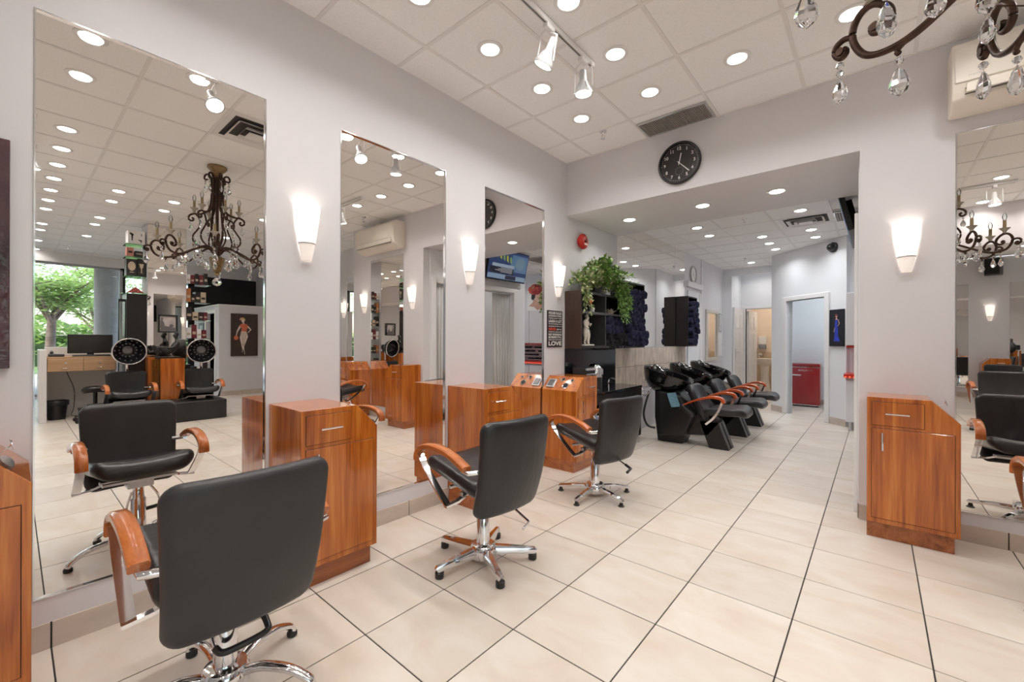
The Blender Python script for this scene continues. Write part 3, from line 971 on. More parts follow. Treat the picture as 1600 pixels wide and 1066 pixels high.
# ---- ceiling vents, sprinklers
def grille(name, label, x0, x1, y0, y1, z, n):
    t = thing(name, label, 'vent', (x0, y0, z))
    w, d = x1 - x0, y1 - y0
    f = G()
    for b in ((0, w, 0, 0.018), (0, w, d - 0.018, d), (0, 0.018, 0.018, d - 0.018), (w - 0.018, w, 0.018, d - 0.018)):
        f.box(*b, -0.012, 0.0)
    ob('vent_frame', f, STEEL, t)
    ob('duct', G().box(0.01, w - 0.01, 0.01, d - 0.01, -0.002, 0.0), mat('dim duct', (0.16, 0.14, 0.13), 0.8), t)
    for k in range(n):
        x = 0.02 + (w - 0.04) * (k + 0.5) / n
        ob('slat', G().box(x - (w / n) * 0.28, x + (w / n) * 0.28, 0.018, d - 0.018, -0.010, -0.003), mat_slat, t)
    return t
mat_slat = mat('grey return slats', (0.30, 0.265, 0.245), 0.5)
grille('return_vent', 'grey slatted return air grille in the high ceiling next to the clock wall', -1.62, -1.035, 3.58, 3.865, H - 0.0045, 36)
grille('return_vent', 'grey grille in the rear ceiling above the basin mirror', -2.53, -1.66, 5.27, 5.80, H2 - 0.0045, 30)
grille('return_vent', 'small grey slatted panel in the rear ceiling beside the diffuser', -0.40, 0.0, 6.42, 6.93, H2 - 0.0045, 14)
def diffuser(label, cx, cy, z, w, d):
    t = thing('air_diffuser', label, 'vent', (cx, cy, z))
    ob('duct', G().box(-w / 2, w / 2, -d / 2, d / 2, 0.004, 0.008), mat('dark duct throat', (0.05, 0.045, 0.045), 0.8), t)
    for k, (s, drop) in enumerate(((1.0, 0.0), (0.72, -0.022), (0.44, -0.036))):
        a, b = w / 2 * s, d / 2 * s
        i_ = 0.82 if k else 0.84
        zz = drop
        vs = []
        for q, hh in ((1.0, zz - 0.0), (i_, zz + 0.03 if k else zz + 0.002)):
            vs += [(-a * q, -b * q, hh), (a * q, -b * q, hh), (a * q, b * q, hh), (-a * q, b * q, hh)]
        vs += [(x, y, z_ + 0.003) for x, y, z_ in vs]
        g = G().add(vs, [(i, (i + 1) % 4, 4 + (i + 1) % 4, 4 + i) for i in range(4)] + [(8 + i, 8 + (i + 1) % 4, 12 + (i + 1) % 4, 12 + i) for i in range(4)] + [(i, (i + 1) % 4, 8 + (i + 1) % 4, 8 + i) for i in range(4)])
        ob('louvre_ring', g, WHITEP, t)
    ob('centre_plate', G().box(-w * 0.13, w * 0.13, -d * 0.13, d * 0.13, -0.034, -0.03), WHITEP, t)
    return t
diffuser('square stepped ceiling diffuser seen in the nearest mirror', CX0 + CA / 2, CY0 - 1.5 * CB, H - 0.005, 0.58, 0.545)
diffuser('stepped rectangular air diffuser in the rear ceiling near the slanted wall', -0.69, 6.65, H2 - 0.005, 0.55, 0.50)
def sprinkler(label, loc):
    t = thing('sprinkler_head', label, 'sprinkler', loc)
    ob('escutcheon', G().lathe([(0.034, 0.0), (0.030, -0.010), (0.014, -0.014)], 18), CHROME, t, smooth=50)
    ob('body', G().lathe([(0.011, -0.012), (0.011, -0.035), (0.006, -0.04)], 12).tube([(-0.011, 0, -0.036), (-0.014, 0, -0.055), (0, 0, -0.07)], 0.003, 6, up=(0, 1, 0)).tube([(0.011, 0, -0.036), (0.014, 0, -0.055), (0, 0, -0.07)], 0.003, 6, up=(0, 1, 0)), CHROME, t, smooth=50)
    ob('deflector', G().lathe([(0.0, -0.068), (0.022, -0.070), (0.022, -0.073), (0.0, -0.074)], 16), CHROME, t)
    return t
s0 = sprinkler('chrome sprinkler head in the high ceiling near the clock', (-1.90, 3.50, H))
dup(s0, (0.95, 3.55, H), label='chrome sprinkler head above the air conditioner, seen in the second mirror')
dup(s0, (-1.29, 6.10, H2), label='nearer chrome sprinkler head in the rear ceiling')
dup(s0, (-1.88, 8.95, H2), label='farther chrome sprinkler head in the rear ceiling')
dup(s0, (7.4, 0.75, H), label='sprinkler head near the window, seen in the nearest mirror')

# ---- track lights
def track(label, a, b):
    t = thing('light_track', label, 'track', a)
    d = Vector(b) - Vector(a)
    L_ = d.length
    g = G().box(0, L_, -0.017, 0.017, -0.03, 0.0)
    t.rotation_euler = (0, 0, math.atan2(d.y, d.x))
    ob('rail', g, WHITEP, t, bevel=0.003)
    ob('slot', G().box(0.01, L_ - 0.01, -0.006, 0.006, -0.031, -0.029), mat('grey slot', (0.18, 0.18, 0.18), 0.5), t)
    ob('end_cap', G().box(L_ - 0.005, L_ + 0.012, -0.019, 0.019, -0.033, 0.0), WHITEP, t, bevel=0.003)
    return t
SPOTW = mat('pale grey enamel', (0.52, 0.52, 0.53), 0.35, var=0.03)
def spot(label, loc, aim, rz=0.0):
    """head hangs from loc (rail underside); aim = direction"""
    t = thing('track_spotlight', label, 'spotlight', loc, 0)
    ob('adapter', G().box(-0.018, 0.018, -0.04, 0.04, -0.03, 0.0), WHITEP, t, bevel=0.003)
    a = Vector(aim).normalized()
    c = Vector((0, 0, -0.15))
    q = Vector((0, 0, -1)).rotation_difference(a).to_matrix().to_4x4()
    M = Matrix.Translation(c) @ q
    side = q @ Vector((1, 0, 0))
    yk = G()
    for s in (1, -1):
        yk.tube([(0, 0.02 * s, -0.03), Vector((0, 0, -0.05)) + side * 0.065 * s, c + side * 0.068 * s + a * 0.055], 0.0045, 6, up=(0.1, 1, 0.1))
    ob('yoke', yk, WHITEP, t, smooth=50)
    hd = G().lathe([(0.0, 0.07), (0.020, 0.07), (0.023, 0.06), (0.023, 0.0), (0.028, -0.012), (0.042, -0.045), (0.058, -0.075), (0.060, -0.088), (0.054, -0.088)], 20, cap=False)
    ob('lamp_body', hd.xf(M), SPOTW, t, smooth=40)
    fin = G()
    for k in range(12):
        an_ = 2 * PI * k / 12
        r0, r1 = 0.030, 0.056
        fin.tube([(r0 * math.cos(an_), r0 * math.sin(an_), -0.013), (r1 * math.cos(an_), r1 * math.sin(an_), -0.072)], 0.0025, 4, up=(0.3, 0.2, 1))
    ob('cooling_fins', fin.xf(M), SPOTW, t)
    ob('lamp_face', G().lathe([(0.0, -0.080), (0.053, -0.084)], 20, cap=False).xf(M), SPOTE, t)
    return t
zt = H - 0.0055
track('white lamp track running along the ceiling near the left wall', (-1.49, 0.45, zt), (-1.49, 2.58, zt))
spot('track spotlight tilted toward the left wall, nearer of the two direct ones', (-1.49, 2.08, zt - 0.03), (-0.45, -0.10, -0.85))
spot('track spotlight pointing straight down at the far end of the track', (-1.49, 2.47, zt - 0.03), (0.03, 0.02, -1))
spot('track spotlight facing the nearest mirror, seen in its reflection', (-1.49, 0.93, zt - 0.03), (-0.55, 0.05, -0.75))
track('second white lamp track across the room, seen only in mirrors', (0.1, 3.02, zt), (1.35, 3.02, zt))
spot('track spotlight hanging at the left edge of the second mirror reflection', (0.62, 3.02, zt - 0.03), (0.0, 0.15, -1))
track('third white lamp track, seen only in the right mirror', (0.3, 0.12, zt), (1.25, 0.12, zt))
spot('track spotlight seen above the chandelier in the right mirror', (1.08, 0.12, zt - 0.03), (0.02, 0.1, -1))

# ================================================================== STYLING CABINETS
def make_cabinet(label, loc, rz, slope='R', w=0.42, d=0.405, h=0.90, kick_side=True, tools=False):
    """local: x to the right as one faces the wall, wall at y=0, front at y=-d"""
    t = thing('styling_cabinet', label, 'cabinet', loc, rz)
    sx, sz, k = 0.122, 0.128, 0.105
    fl_ = (lambda x: x) if slope == 'R' else (lambda x: w - x)
    prof = [(fl_(0), k), (fl_(w), k), (fl_(w), h - sz), (fl_(w - sx), h), (fl_(0), h)]
    g = G().prism(prof, 0.003, d)
    g.xf(Matrix(((1, 0, 0, 0), (0, 0, -1, 0), (0, 1, 0, 0), (0, 0, 0, 1))))
    ob('carcass', g, WOOD, t, bevel=0.0015)
    a, b = sorted((fl_(0.0), fl_(w - (0.022 if kick_side else 0.0))))
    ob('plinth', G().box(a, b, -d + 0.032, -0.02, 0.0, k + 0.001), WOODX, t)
    GAP = cab_gap_shade
    def front(name, x0, x1, z0, z1, hx, hz, vertical, sh=None):
        x0, x1 = sorted((fl_(x0), fl_(x1)))
        ob('painted_gap_shade', G().box(x0, x1, -d - 0.0008, -d + 0.001, z0, z1), GAP, t)  # dark plate behind the front; its colour paints the shade of the joint
        p = ob(name, G().box(x0 + 0.0025, x1 - 0.0025, -d - 0.0035, -d, z0 + 0.0025, z1 - 0.0025), WOOD, t, bevel=0.0008)
        hx = fl_(hx)
        hg = G()
        L_ = 0.055
        if vertical:
            pts = [(hx, -d - 0.003, hz - L_), (hx, -d - 0.028, hz - L_), (hx, -d - 0.028, hz + L_), (hx, -d - 0.003, hz + L_)]
        else:
            pts = [(hx - L_, -d - 0.003, hz), (hx - L_, -d - 0.028, hz), (hx + L_, -d - 0.028, hz), (hx + L_, -d - 0.003, hz)]
        hg.tube(pts, 0.0055, 8, up=(0, 0.3, 1) if not vertical else (1, 0.3, 0))
        ob('handle', hg, CHROME, p, smooth=40)
    front('drawer', 0.022, 0.268, h - 0.178, h - 0.026, 0.145, h - 0.10, False)
    front('door', 0.022, w - 0.022, k + 0.028, h - 0.195, 0.075 if slope == 'R' else w - 0.075, h - 0.275, True)
    if True:
        # tool plate on the slope
        dirx = Vector((fl_(w) - fl_(w - sx), 0, -sz)).normalized()
        o0 = Vector((fl_(w - sx), 0, h))
        nrm = Vector((sz * (1 if slope == 'R' else -1), 0, sx)).normalized()
        def onp(u, v):           # u down the slope, v from the front to the wall
            return o0 + dirx * u + Vector((0, -d + v, 0))
        rings, holes = G(), G()
        for u, v, r in ((0.118, 0.150, 0.034), (0.045, 0.205, 0.022), (0.048, 0.100, 0.017)) if tools else ():
            c = onp(u, v)
            q = Vector((0, 0, 1)).rotation_difference(nrm).to_matrix().to_4x4()
            Mq = Matrix.Translation(c) @ q
            rings.add(*(lambda gg: (gg.v, gg.f))(G().lathe([(r, 0.0), (r, 0.005), (r - 0.006, 0.0055), (r - 0.006, 0.0005)], 20, cap=False).xf(Mq)))
            holes.add(*(lambda gg: (gg.v, gg.f))(G().lathe([(0.0, 0.0008), (r - 0.0055, 0.0008)], 20, cap=False).xf(Mq)))
        if tools:
            ob('tool_ring', rings, CHROME, t, smooth=40)
            ob('tool_hole', holes, INKK, t)
        def slab(u0, u1, v0, v1, e0, e1):
            ps = [onp(u0, v0), onp(u1, v0), onp(u1, v1), onp(u0, v1)]
            return G().add([p + nrm * e0 for p in ps] + [p + nrm * e1 for p in ps], [(3, 2, 1, 0), (4, 5, 6, 7), (0, 1, 5, 4), (1, 2, 6, 5), (2, 3, 7, 6), (3, 0, 4, 7)])
        if tools: ob('socket_plate', slab(0.045, 0.15, 0.275, 0.37, 0.0005, 0.010), STEEL, t, bevel=0.003)
        if tools: ob('socket_lid', slab(0.06, 0.135, 0.29, 0.355, 0.0102, 0.016), mat('dark steel', (0.16, 0.16, 0.165), 0.35, 0.8), t, bevel=0.003)
        hk = smooth_path([onp(0.075, 0.23), onp(0.075, 0.23) + nrm * 0.035, onp(0.055, 0.215) + nrm * 0.05, onp(0.09, 0.205) + nrm * 0.03], 5)
        ob('wire_hook', G().tube(hk, 0.0025, 6), CHROME, t, smooth=50)
    return t
cab_gap_shade = mat('painted gap shade', (0.03, 0.012, 0.006), 0.8)  # dark colour standing in for shade around drawers and doors
make_cabinet('cherry wood drawer cabinet carrying a comb, cut off by the left picture edge', (XL, -0.375, 0), PI / 2)
make_cabinet('cherry wood drawer cabinet directly behind the nearest black chair', (XL, 0.922, 0), PI / 2)
make_cabinet('cherry wood drawer cabinet behind the second black chair', (XL, 2.215, 0), PI / 2)
make_cabinet('cherry wood cabinet with round tool holes on its slope, under the LOVE sign', (XL, 3.455, 0), PI / 2, slope='L', w=0.385, kick_side=False, tools=True)
make_cabinet('cherry wood drawer cabinet standing against the right pier', (-0.043, Y1, 0), 0, d=0.325)
make_cabinet('cherry wood cabinet beyond the right mirror, seen only in reflection', (1.30, Y1, 0), 0, slope='L', d=0.37)
make_cabinet('cherry wood cabinet at the set-back wall, seen in the second mirror', (3.42, 4.6, 0), 0)
make_cabinet('cherry wood cabinet behind the camera, left one in the right mirror', (2.2, YN, 0), PI, slope='R')
make_cabinet('cherry wood cabinet behind the camera, right one in the right mirror', (3.65, YN, 0), PI, slope='R')

# scissors in a tray on the far-left cabinet
t = thing('scissor_case', 'flat chrome tool case lying on the far left cabinet top', 'case', (XL + 0.20, -0.17, 0.9005), 0.1)
ob('body', G().box(-0.10, 0.10, -0.03, 0.06, 0, 0.016), mat('dark steel case', (0.14, 0.14, 0.15), 0.25, 0.9), t, bevel=0.003)
t = thing('hair_comb', 'silver comb lying on the sloped top of the far left cabinet', 'comb', (XL + 0.33, -0.005, 0.842), 0)
g = G()
nr = Vector((0, 0.128, 0.122)).normalized()
Mc = frame((0, 0, 0.003), (1, 0, 0), (0, 0.69, -0.725))
g.lathe([(0.020, 0.0), (0.026, 0.004), (0.020, 0.008)], 20, (0, 0, 0), sx=3.0, sy=0.9, cap=True)
ob('body', g.xf(Mc @ Matrix.Rotation(PI, 4, 'X')), STEEL, t, smooth=50)

# ================================================================== STYLING CHAIRS
def make_chair(label, loc, rz, base='star', group=None, seatm=None, backm=None, zoff=0.0):
    """faces local +Y; origin on the floor under the column"""
    sm, bmx = seatm or LEATHER, backm or LEATHER
    t = thing('styling_chair', label, 'chair', loc, rz, group)
    Z = zoff
    # seat cushion
    def sf(x, y, z):
        yy = y + 0.035
        zz = 0.495 + Z + z + 0.20 * (yy + 0.02) * 0.9 + 0.05 * (x / 0.24) ** 2 * 0.5 - (0.045 * max(0, (yy - 0.19) / 0.1) ** 2)
        return (x, yy, zz)
    ob('seat', G().pad(0.455, 0.50, 0.085, 0.085, 0.040, sf), sm, t, smooth=60)
    # backrest: pad in XY -> stand up, lean back, wrap slightly
    def bf(x, y, z):
        zz = 0.594 + Z + y * 1.02
        yy = -0.232 - 0.16 * (y + 0.1) - 0.10 * max(0, y - 0.08) ** 1.0 + z + 0.09 * (x / 0.22) ** 2 * 0.35 - 0.03 * math.cos(min(1, abs(y) / 0.24) * PI / 2)
        return (x * (1.0 + 0.05 * y / 0.24), yy, zz)
    ob('backrest', G().pad(0.455, 0.50, 0.062, 0.055, 0.028, bf), bmx, t, smooth=60)
    sk = G()
    # mechanism under the seat
    g = G().box(-0.06, 0.06, -0.10, 0.08, 0.385 + Z, 0.425 + Z).box(-0.17, 0.17, -0.03, 0.0, 0.415 + Z, 0.432 + Z).box(-0.17, 0.17, 0.08, 0.10, 0.425 + Z, 0.442 + Z)
    g.box(-0.03, 0.03, -0.235, -0.08, 0.40 + Z, 0.415 + Z)
    ob('seat_plate', g, STEEL, t, bevel=0.003)
    # armrests
    for s in (1, -1):
        x = 0.262 * s
        path = smooth_path([(x, 0.268, 0.572 + Z), (x, 0.262, 0.612 + Z), (x, 0.215, 0.650 + Z), (x, 0.12, 0.672 + Z), (x, 0.0, 0.668 + Z), (x, -0.10, 0.645 + Z), (x, -0.185, 0.612 + Z)], 5)
        sec = [(-0.026, -0.010), (-0.022, -0.016), (0.022, -0.016), (0.026, -0.010), (0.026, 0.008), (0.018, 0.016), (-0.018, 0.016), (-0.026, 0.008)]
        ob('armrest', G().sweep(path, sec, up=(0, 0.25, 1)), ARMW, t, smooth=45)
        sp = smooth_path([(x, 0.240, 0.605 + Z), (x, 0.19, 0.545 + Z), (x, 0.08, 0.46 + Z), (x, -0.025, 0.388 + Z)], 5)
        g = G().sweep(sp, [(-0.019, -0.005), (0.019, -0.005), (0.019, 0.005), (-0.019, 0.005)], up=(0, 1, 0.3))
        g.sweep([(x + 0.018 * s, -0.028, 0.386 + Z), (x - 0.06 * s, -0.03, 0.396 + Z), (0.14 * s, -0.025, 0.420 + Z)], [(-0.014, -0.006), (0.014, -0.006), (0.014, 0.006), (-0.014, 0.006)])
        ob('arm_support', g, CHROME, t, bevel=0.0)
        ob('arm_bracket', G().tube([(x, -0.165, 0.600 + Z), (x, -0.20, 0.594 + Z), (0.205 * s, -0.222, 0.592 + Z)], 0.013, 10), CHROME, t, smooth=50)
    if base == 'none':
        ob('pedestal', G().box(-0.16, 0.16, -0.18, 0.16, 0.30, 0.386 + Z), BLACKM, t, bevel=0.01)
        return t
    # column
    g = G().lathe([(0.046, 0.06), (0.046, 0.075), (0.038, 0.08), (0.036, 0.30 + Z), (0.028, 0.31 + Z), (0.028, 0.385 + Z)], 24)
    ob('column', g, CHROME, t, smooth=40)
    ob('hub', G().lathe([(0.075, 0.030), (0.078, 0.05), (0.076, 0.085), (0.066, 0.100), (0.045, 0.106)], 24), CHROME, t, smooth=40)
    # star base
    for k in range(5):
        a = PI / 2 + 2 * PI * k / 5 + (0.25 if base == 'star' else 0.55 if base == 'flat' else 0.1)
        c_, s_ = math.cos(a), math.sin(a)
        R_ = 0.295
        if base == 'arch':
            p = smooth_path([(0.06 * c_, 0.06 * s_, 0.075), (0.13 * c_, 0.13 * s_, 0.092), (0.22 * c_, 0.22 * s_, 0.082), (0.29 * c_, 0.29 * s_, 0.048), (0.305 * c_, 0.305 * s_, 0.022)], 5)
            leg = ob('base_leg', G().sweep(p, [(0.019 * math.cos(2 * PI * q / 10), 0.014 * math.sin(2 * PI * q / 10)) for q in range(10)], scales=[1.15 - 0.25 * i / (len(p) - 1) for i in range(len(p))]), CHROME, t, smooth=50)
            ob('glide', G().lathe([(0.016, 0.0), (0.020, 0.004), (0.020, 0.018), (0.014, 0.026)], 14, (0.303 * c_, 0.303 * s_, 0)), BLACKP, leg, smooth=40)
        else:
            z1_ = 0.052 if base == 'star' else 0.045
            p = [(0.062 * c_, 0.062 * s_, 0.066), (0.17 * c_, 0.17 * s_, 0.066 - 0.004), (R_ * c_, R_ * s_, z1_), (1.03 * R_ * c_, 1.03 * R_ * s_, z1_ - 0.006)]
            hh = 0.020 if base == 'star' else 0.013
            sec = [(-0.020, -hh), (0.020, -hh), (0.020, hh * 0.3), (0.012, hh), (-0.012, hh), (-0.020, hh * 0.3)]
            leg = ob('base_leg', G().sweep(p, sec, scales=[1.25, 1.0, 0.78, 0.55]), CHROME, t, smooth=35)
            if base == 'star':
                ob('glide', G().lathe([(0.021, 0.0), (0.024, 0.004), (0.024, 0.030), (0.015, 0.036)], 16, (0.283 * c_, 0.283 * s_, 0)), BLACKP, leg, smooth=40)
            else:
                ob('glide', G().lathe([(0.023, 0.0), (0.025, 0.005), (0.016, 0.010), (0.010, 0.035)], 16, (0.285 * c_, 0.285 * s_, 0)), BLACKP, leg, smooth=40)
    # pump lever loop behind the column
    lz = 0.345 + Z
    g = G().tube([(0.05, -0.03, lz + 0.045), (0.055, -0.12, lz + 0.02), (0.055, -0.31, lz - 0.045), (-0.015, -0.335, lz - 0.055)] if base != 'arch' else
                 smooth_path([(0.05, 0.02, lz + 0.03), (0.085, 0.02, lz - 0.03), (0.105, -0.015, 0.255)], 4), 0.0065, 8)
    g.tube([(-0.05, -0.03, lz + 0.045), (-0.055, -0.12, lz + 0.02), (-0.055, -0.20, lz - 0.01)] if base != 'arch' else smooth_path([(-0.03, 0.0, lz + 0.0), (-0.05, -0.02, lz - 0.09), (-0.045, -0.055, 0.205)], 4), 0.0065, 8)
    lv = ob('pump_lever', g, CHROME, t, smooth=50)
    if base == 'arch':
        ob('pedal_sleeve', G().tube(smooth_path([(0.105, -0.015, 0.255), (0.112, -0.065, 0.222), (0.098, -0.092, 0.205), (0.0, -0.092, 0.198), (-0.035, -0.082, 0.198), (-0.045, -0.055, 0.205)], 5), 0.0115, 10), BLACKP, lv, smooth=50)
    elif base == 'flat':
        ob('pedal_sleeve', G().tube([(0.056, -0.26, lz - 0.027), (0.055, -0.312, lz - 0.046), (-0.018, -0.336, lz - 0.055)], 0.0105, 10), BLACKP, lv, smooth=50)
    return t
def ang(facing_deg):        # heading of local +Y in world degrees -> rz
    return math.radians(facing_deg - 90)
make_chair('nearest black vinyl styling chair seen from behind, facing the nearest left mirror', (-1.755, 0.495, 0), ang(180), 'arch', backm=LEATHB)
make_chair('black styling chair on a straight five star base, facing the middle mirror', (-1.70, 1.745, 0), ang(174), 'star')
make_chair('black styling chair on thin flat legs, facing the far left mirror beside the LOVE cabinet', (-1.735, 3.08, 0), ang(167), 'flat', zoff=-0.02)
make_chair('black styling chair facing the right mirror, seen in its reflection', (0.825, 3.12, 0), ang(91), 'flat')
make_chair('black styling chair with its back to the right mirror, seen in reflection', (1.28, -0.95, 0), ang(-90), 'star', zoff=0.02)
make_chair('farthest black styling chair reflected in the right mirror', (1.75, -3.6, 0), ang(90), 'star')
make_chair('black styling chair at the set-back wall, seen at the right edge of the nearest mirror', (4.0, 3.55, 0), ang(100), 'star')

# ================================================================== SHAMPOO UNITS
def make_basin(label, yc, cloth=False):
    t = thing('shampoo_chair', label, 'shampoo chair', (0, yc, 0), 0, 'shampoo chairs along the tiled wall')
    # rear body carrying the bowl
    pr_ = [(-2.10, 0.0), (-1.80, 0.0), (-1.755, 0.12), (-1.50, 0.145), (-1.38, 0.30), (-1.55, 0.40), (-1.80, 0.58), (-1.86, 0.66), (-2.14, 0.66), (-2.14, 0.3)]
    g = G().prism(pr_, -0.115, 0.115)
    g.xf(Matrix(((1, 0, 0, 0), (0, 0, -1, 0), (0, 1, 0, 0), (0, 0, 0, 1))))
    ob('body', g, BASEB, t, bevel=0.006, seg=2)
    g = G()
    pl = [(-1.60, 0.31), (-1.39, 0.31), (-1.272, 0.0), (-1.488, 0.0)]
    for a, b in ((-0.115, -0.016), (0.016, 0.115)):
        q = G().prism(pl, a, b).xf(Matrix(((1, 0, 0, 0), (0, 0, -1, 0), (0, 1, 0, 0), (0, 0, 0, 1))))
        g.add(q.v, q.f)
    g2 = G().prism([(p[0] - 0.02, p[1]) for p in pl], -0.02, 0.02).xf(Matrix(((1, 0, 0, 0), (0, 0, -1, 0), (0, 1, 0, 0), (0, 0, 0, 1))))
    g.add(g2.v, g2.f)
    ob('front_leg', g, BASEB, t, bevel=0.004)
    # side cheeks wide behind the seat
    pr2 = [(-2.06, 0.08), (-1.74, 0.12), (-1.64, 0.36), (-1.80, 0.60), (-2.06, 0.64)]
    for s in (-1, 1):
        a, b = sorted((s * 0.118, s * 0.215))
        q = G().prism(pr2, a, b).xf(Matrix(((1, 0, 0, 0), (0, 0, -1, 0), (0, 1, 0, 0), (0, 0, 0, 1))))
        ob('side_shell', q, BASEB, t, bevel=0.02, seg=2)
    # seat
    def sf(x, y, z):
        X = -1.315 + y
        return (X, -x, 0.425 + z + 0.09 * y + 0.03 * (x / 0.25) ** 2 - 0.03 * max(0, (y - 0.13) / 0.1) ** 2)
    ob('seat', G().pad(0.50, 0.47, 0.085, 0.11, 0.041, sf), LEATHER, t, smooth=60)
    # reclined backrest
    def bf(x, y, z):
        u = Vector((-0.17, 0, 0.345)).normalized()
        n = Vector((u.z, 0, -u.x))
        p = Vector((-1.640, 0, 0.515)) + u * y + n * (z + 0.045 * (x / 0.22) ** 2 + 0.25 * (y - 0.02) ** 2)
        return (p.x, -x, p.z)
    ob('backrest', G().pad(0.44, 0.46, 0.085, 0.12, 0.041, bf), LEATHER, t, smooth=60)
    def lf(x, y, z):
        u = Vector((-0.20, 0, 0.17)).normalized()
        n = Vector((u.z, 0, -u.x))
        p = Vector((-1.715, 0, 0.43)) + u * y + n * z
        return (p.x, -x, p.z)
    ob('lumbar_pad', G().pad(0.47, 0.22, 0.07, 0.05, 0.03, lf), LEATHER, t, smooth=60)
    for s in (-1, 1):
        y = 0.255 * s
        path = smooth_path([(-1.735, y, 0.500), (-1.62, y, 0.555), (-1.49, y * 1.03, 0.602), (-1.39, y * 1.05, 0.618), (-1.315, y * 1.05, 0.605), (-1.285, y * 1.05, 0.560)], 6)
        nP = len(path)
        sc = [0.45 + 0.75 * min(1, i / (nP * 0.6)) for i in range(nP)]
        ob('armrest', G().sweep(path, [(-0.028, -0.010), (-0.016, -0.017), (0.016, -0.017), (0.028, -0.010), (0.028, 0.008), (0.016, 0.015), (-0.016, 0.015), (-0.028, 0.008)], scales=sc), ARMR, t, smooth=50)
        p2 = smooth_path([(-1.305, y * 1.04, 0.575), (-1.345, y * 1.02, 0.47), (-1.41, y, 0.37), (-1.49, y * 0.96, 0.295)], 6)
        ob('arm_support', G().sweep(p2, [(-0.012, -0.006), (0.012, -0.006), (0.012, 0.006), (-0.012, 0.006)], up=(0, 1, 0)), CHROME, t, smooth=40)
    # bowl: tilted ellipse bowl with a thick rim
    c = Vector((-2.022, 0, 0.775))
    tilt = Matrix.Translation(c) @ Matrix.Rotation(math.atan2(0.137, 0.568), 4, 'Y')
    bw = G()
    n = 36
    prof = [(1.0, 0.075), (1.03, 0.085), (1.03, 0.062), (0.99, 0.02), (0.90, -0.05), (0.70, -0.125), (0.45, -0.165), (0.0, -0.17)]
    inn = [(0.0, -0.13), (0.42, -0.125), (0.66, -0.09), (0.84, -0.02), (0.93, 0.045), (0.955, 0.074), (1.0, 0.075)]
    def shape(r, z, a):
        x, y = math.cos(a), math.sin(a)
        ex = 2.6
        k = (abs(x) ** ex + abs(y) ** ex) ** (-1 / ex)
        dip = -0.050 * max(0, x) ** 6 if z > 0.03 else 0
        return (0.295 * r * k * x, 0.235 * r * k * y * (1 - 0.10 * x), z * (1.0 + 0.15 * (-x)) + dip)
    full = prof[::-1] + inn[::-1][1:]
    vs, fs = [], []
    for r, z in full:
        for j in range(n):
            vs.append(shape(r, z, 2 * PI * j / n))
    for i in range(len(full) - 1):
        for j in range(n):
            fs.append((i * n + j, i * n + (j + 1) % n, (i + 1) * n + (j + 1) % n, (i + 1) * n + j))
    bowl = ob('bowl', G().add(vs, fs).xf(tilt), GLOSSB, t, smooth=70)
    ob('drain', G().lathe([(0.0, -0.125), (0.028, -0.125), (0.03, -0.12), (0.022, -0.118), (0.0, -0.120)], 16, cap=False).xf(tilt), CHROME, bowl, smooth=40)
    ob('neck', G().lathe([(0.12, 0.60), (0.11, 0.69)], 20, (-2.02, 0, 0)), BASEB, t)
    # mixer tap and shower head on the rear deck
    g = G().lathe([(0.022, 0.06), (0.024, 0.085), (0.018, 0.105), (0.0, 0.112)], 14, (-0.205, 0.03, 0))
    g.tube([(-0.205, 0.03, 0.095), (-0.17, 0.03, 0.125), (-0.11, 0.03, 0.118)], 0.009, 8)
    g.tube(smooth_path([(-0.20, -0.06, 0.07), (-0.19, -0.06, 0.13), (-0.14, -0.055, 0.135), (-0.08, -0.05, 0.095)], 4), 0.008, 8)
    g.lathe([(0.008, 0.0), (0.026, 0.004), (0.026, 0.016), (0.008, 0.026)], 14, (-0.07, -0.05, 0.075))
    ob('mixer_tap', g.xf(tilt), CHROME, bowl, smooth=50)
    ob('hose', G().tube(smooth_path([(-2.26, -0.10, 0.80), (-2.29, -0.15, 0.66), (-2.25, -0.19, 0.56), (-2.19, -0.19, 0.60), (-2.17, -0.16, 0.67)], 6), 0.009, 8), CHROME, t, smooth=50)
    ob('drain_hose', G().tube(smooth_path([(-2.20, -0.15, 0.62), (-2.24, -0.22, 0.35), (-2.19, -0.23, 0.20), (-2.10, -0.20, 0.17)], 6), 0.014, 8), BLACKP, t, smooth=50)
    return t
make_basin('nearest black shampoo chair with red wood arms, a pale blue cloth on its side', 5.43)
make_basin('middle black shampoo chair of the three along the tiled wall', 6.325)
make_basin('farthest black shampoo chair, nearest the washroom door', 7.24)
t = thing('folded_cloth', 'pale blue folded cloth hanging on the side of the nearest shampoo chair', 'cloth', (-1.872, 5.208, 0.535), 0)
g = G()
n = 7
vs, fs = [], []
for i in range(n):
    for j in range(n):
        u, v = i / (n - 1), j / (n - 1)
        x, z = -0.052 + 0.104 * u + 0.055 * (1 - v) - 0.02, -0.085 + 0.165 * v + 0.02 * u
        vs.append((x, -0.006 - 0.004 * math.sin(5 * u + 3 * v), z))
for i in range(n - 1):
    for j in range(n - 1):
        a = i * n + j
        fs.append((a, a + n, a + n + 1, a + 1))
k = len(vs)
vs2 = vs + [(x, y + 0.008, z) for x, y, z in vs]
fs2 = fs + [tuple(q + k for q in f) for f in fs]
edge = [i * n for i in range(n)] + [(n - 1) * n + j for j in range(1, n)] + [i * n + n - 1 for i in range(n - 2, -1, -1)] + [j for j in range(n - 2, 0, -1)]
fs2 += [(edge[i], edge[(i + 1) % len(edge)], edge[(i + 1) % len(edge)] + k, edge[i] + k) for i in range(len(edge))]
ob('cloth_sheet', g.add(vs2, fs2), BLUET, t, smooth=60)

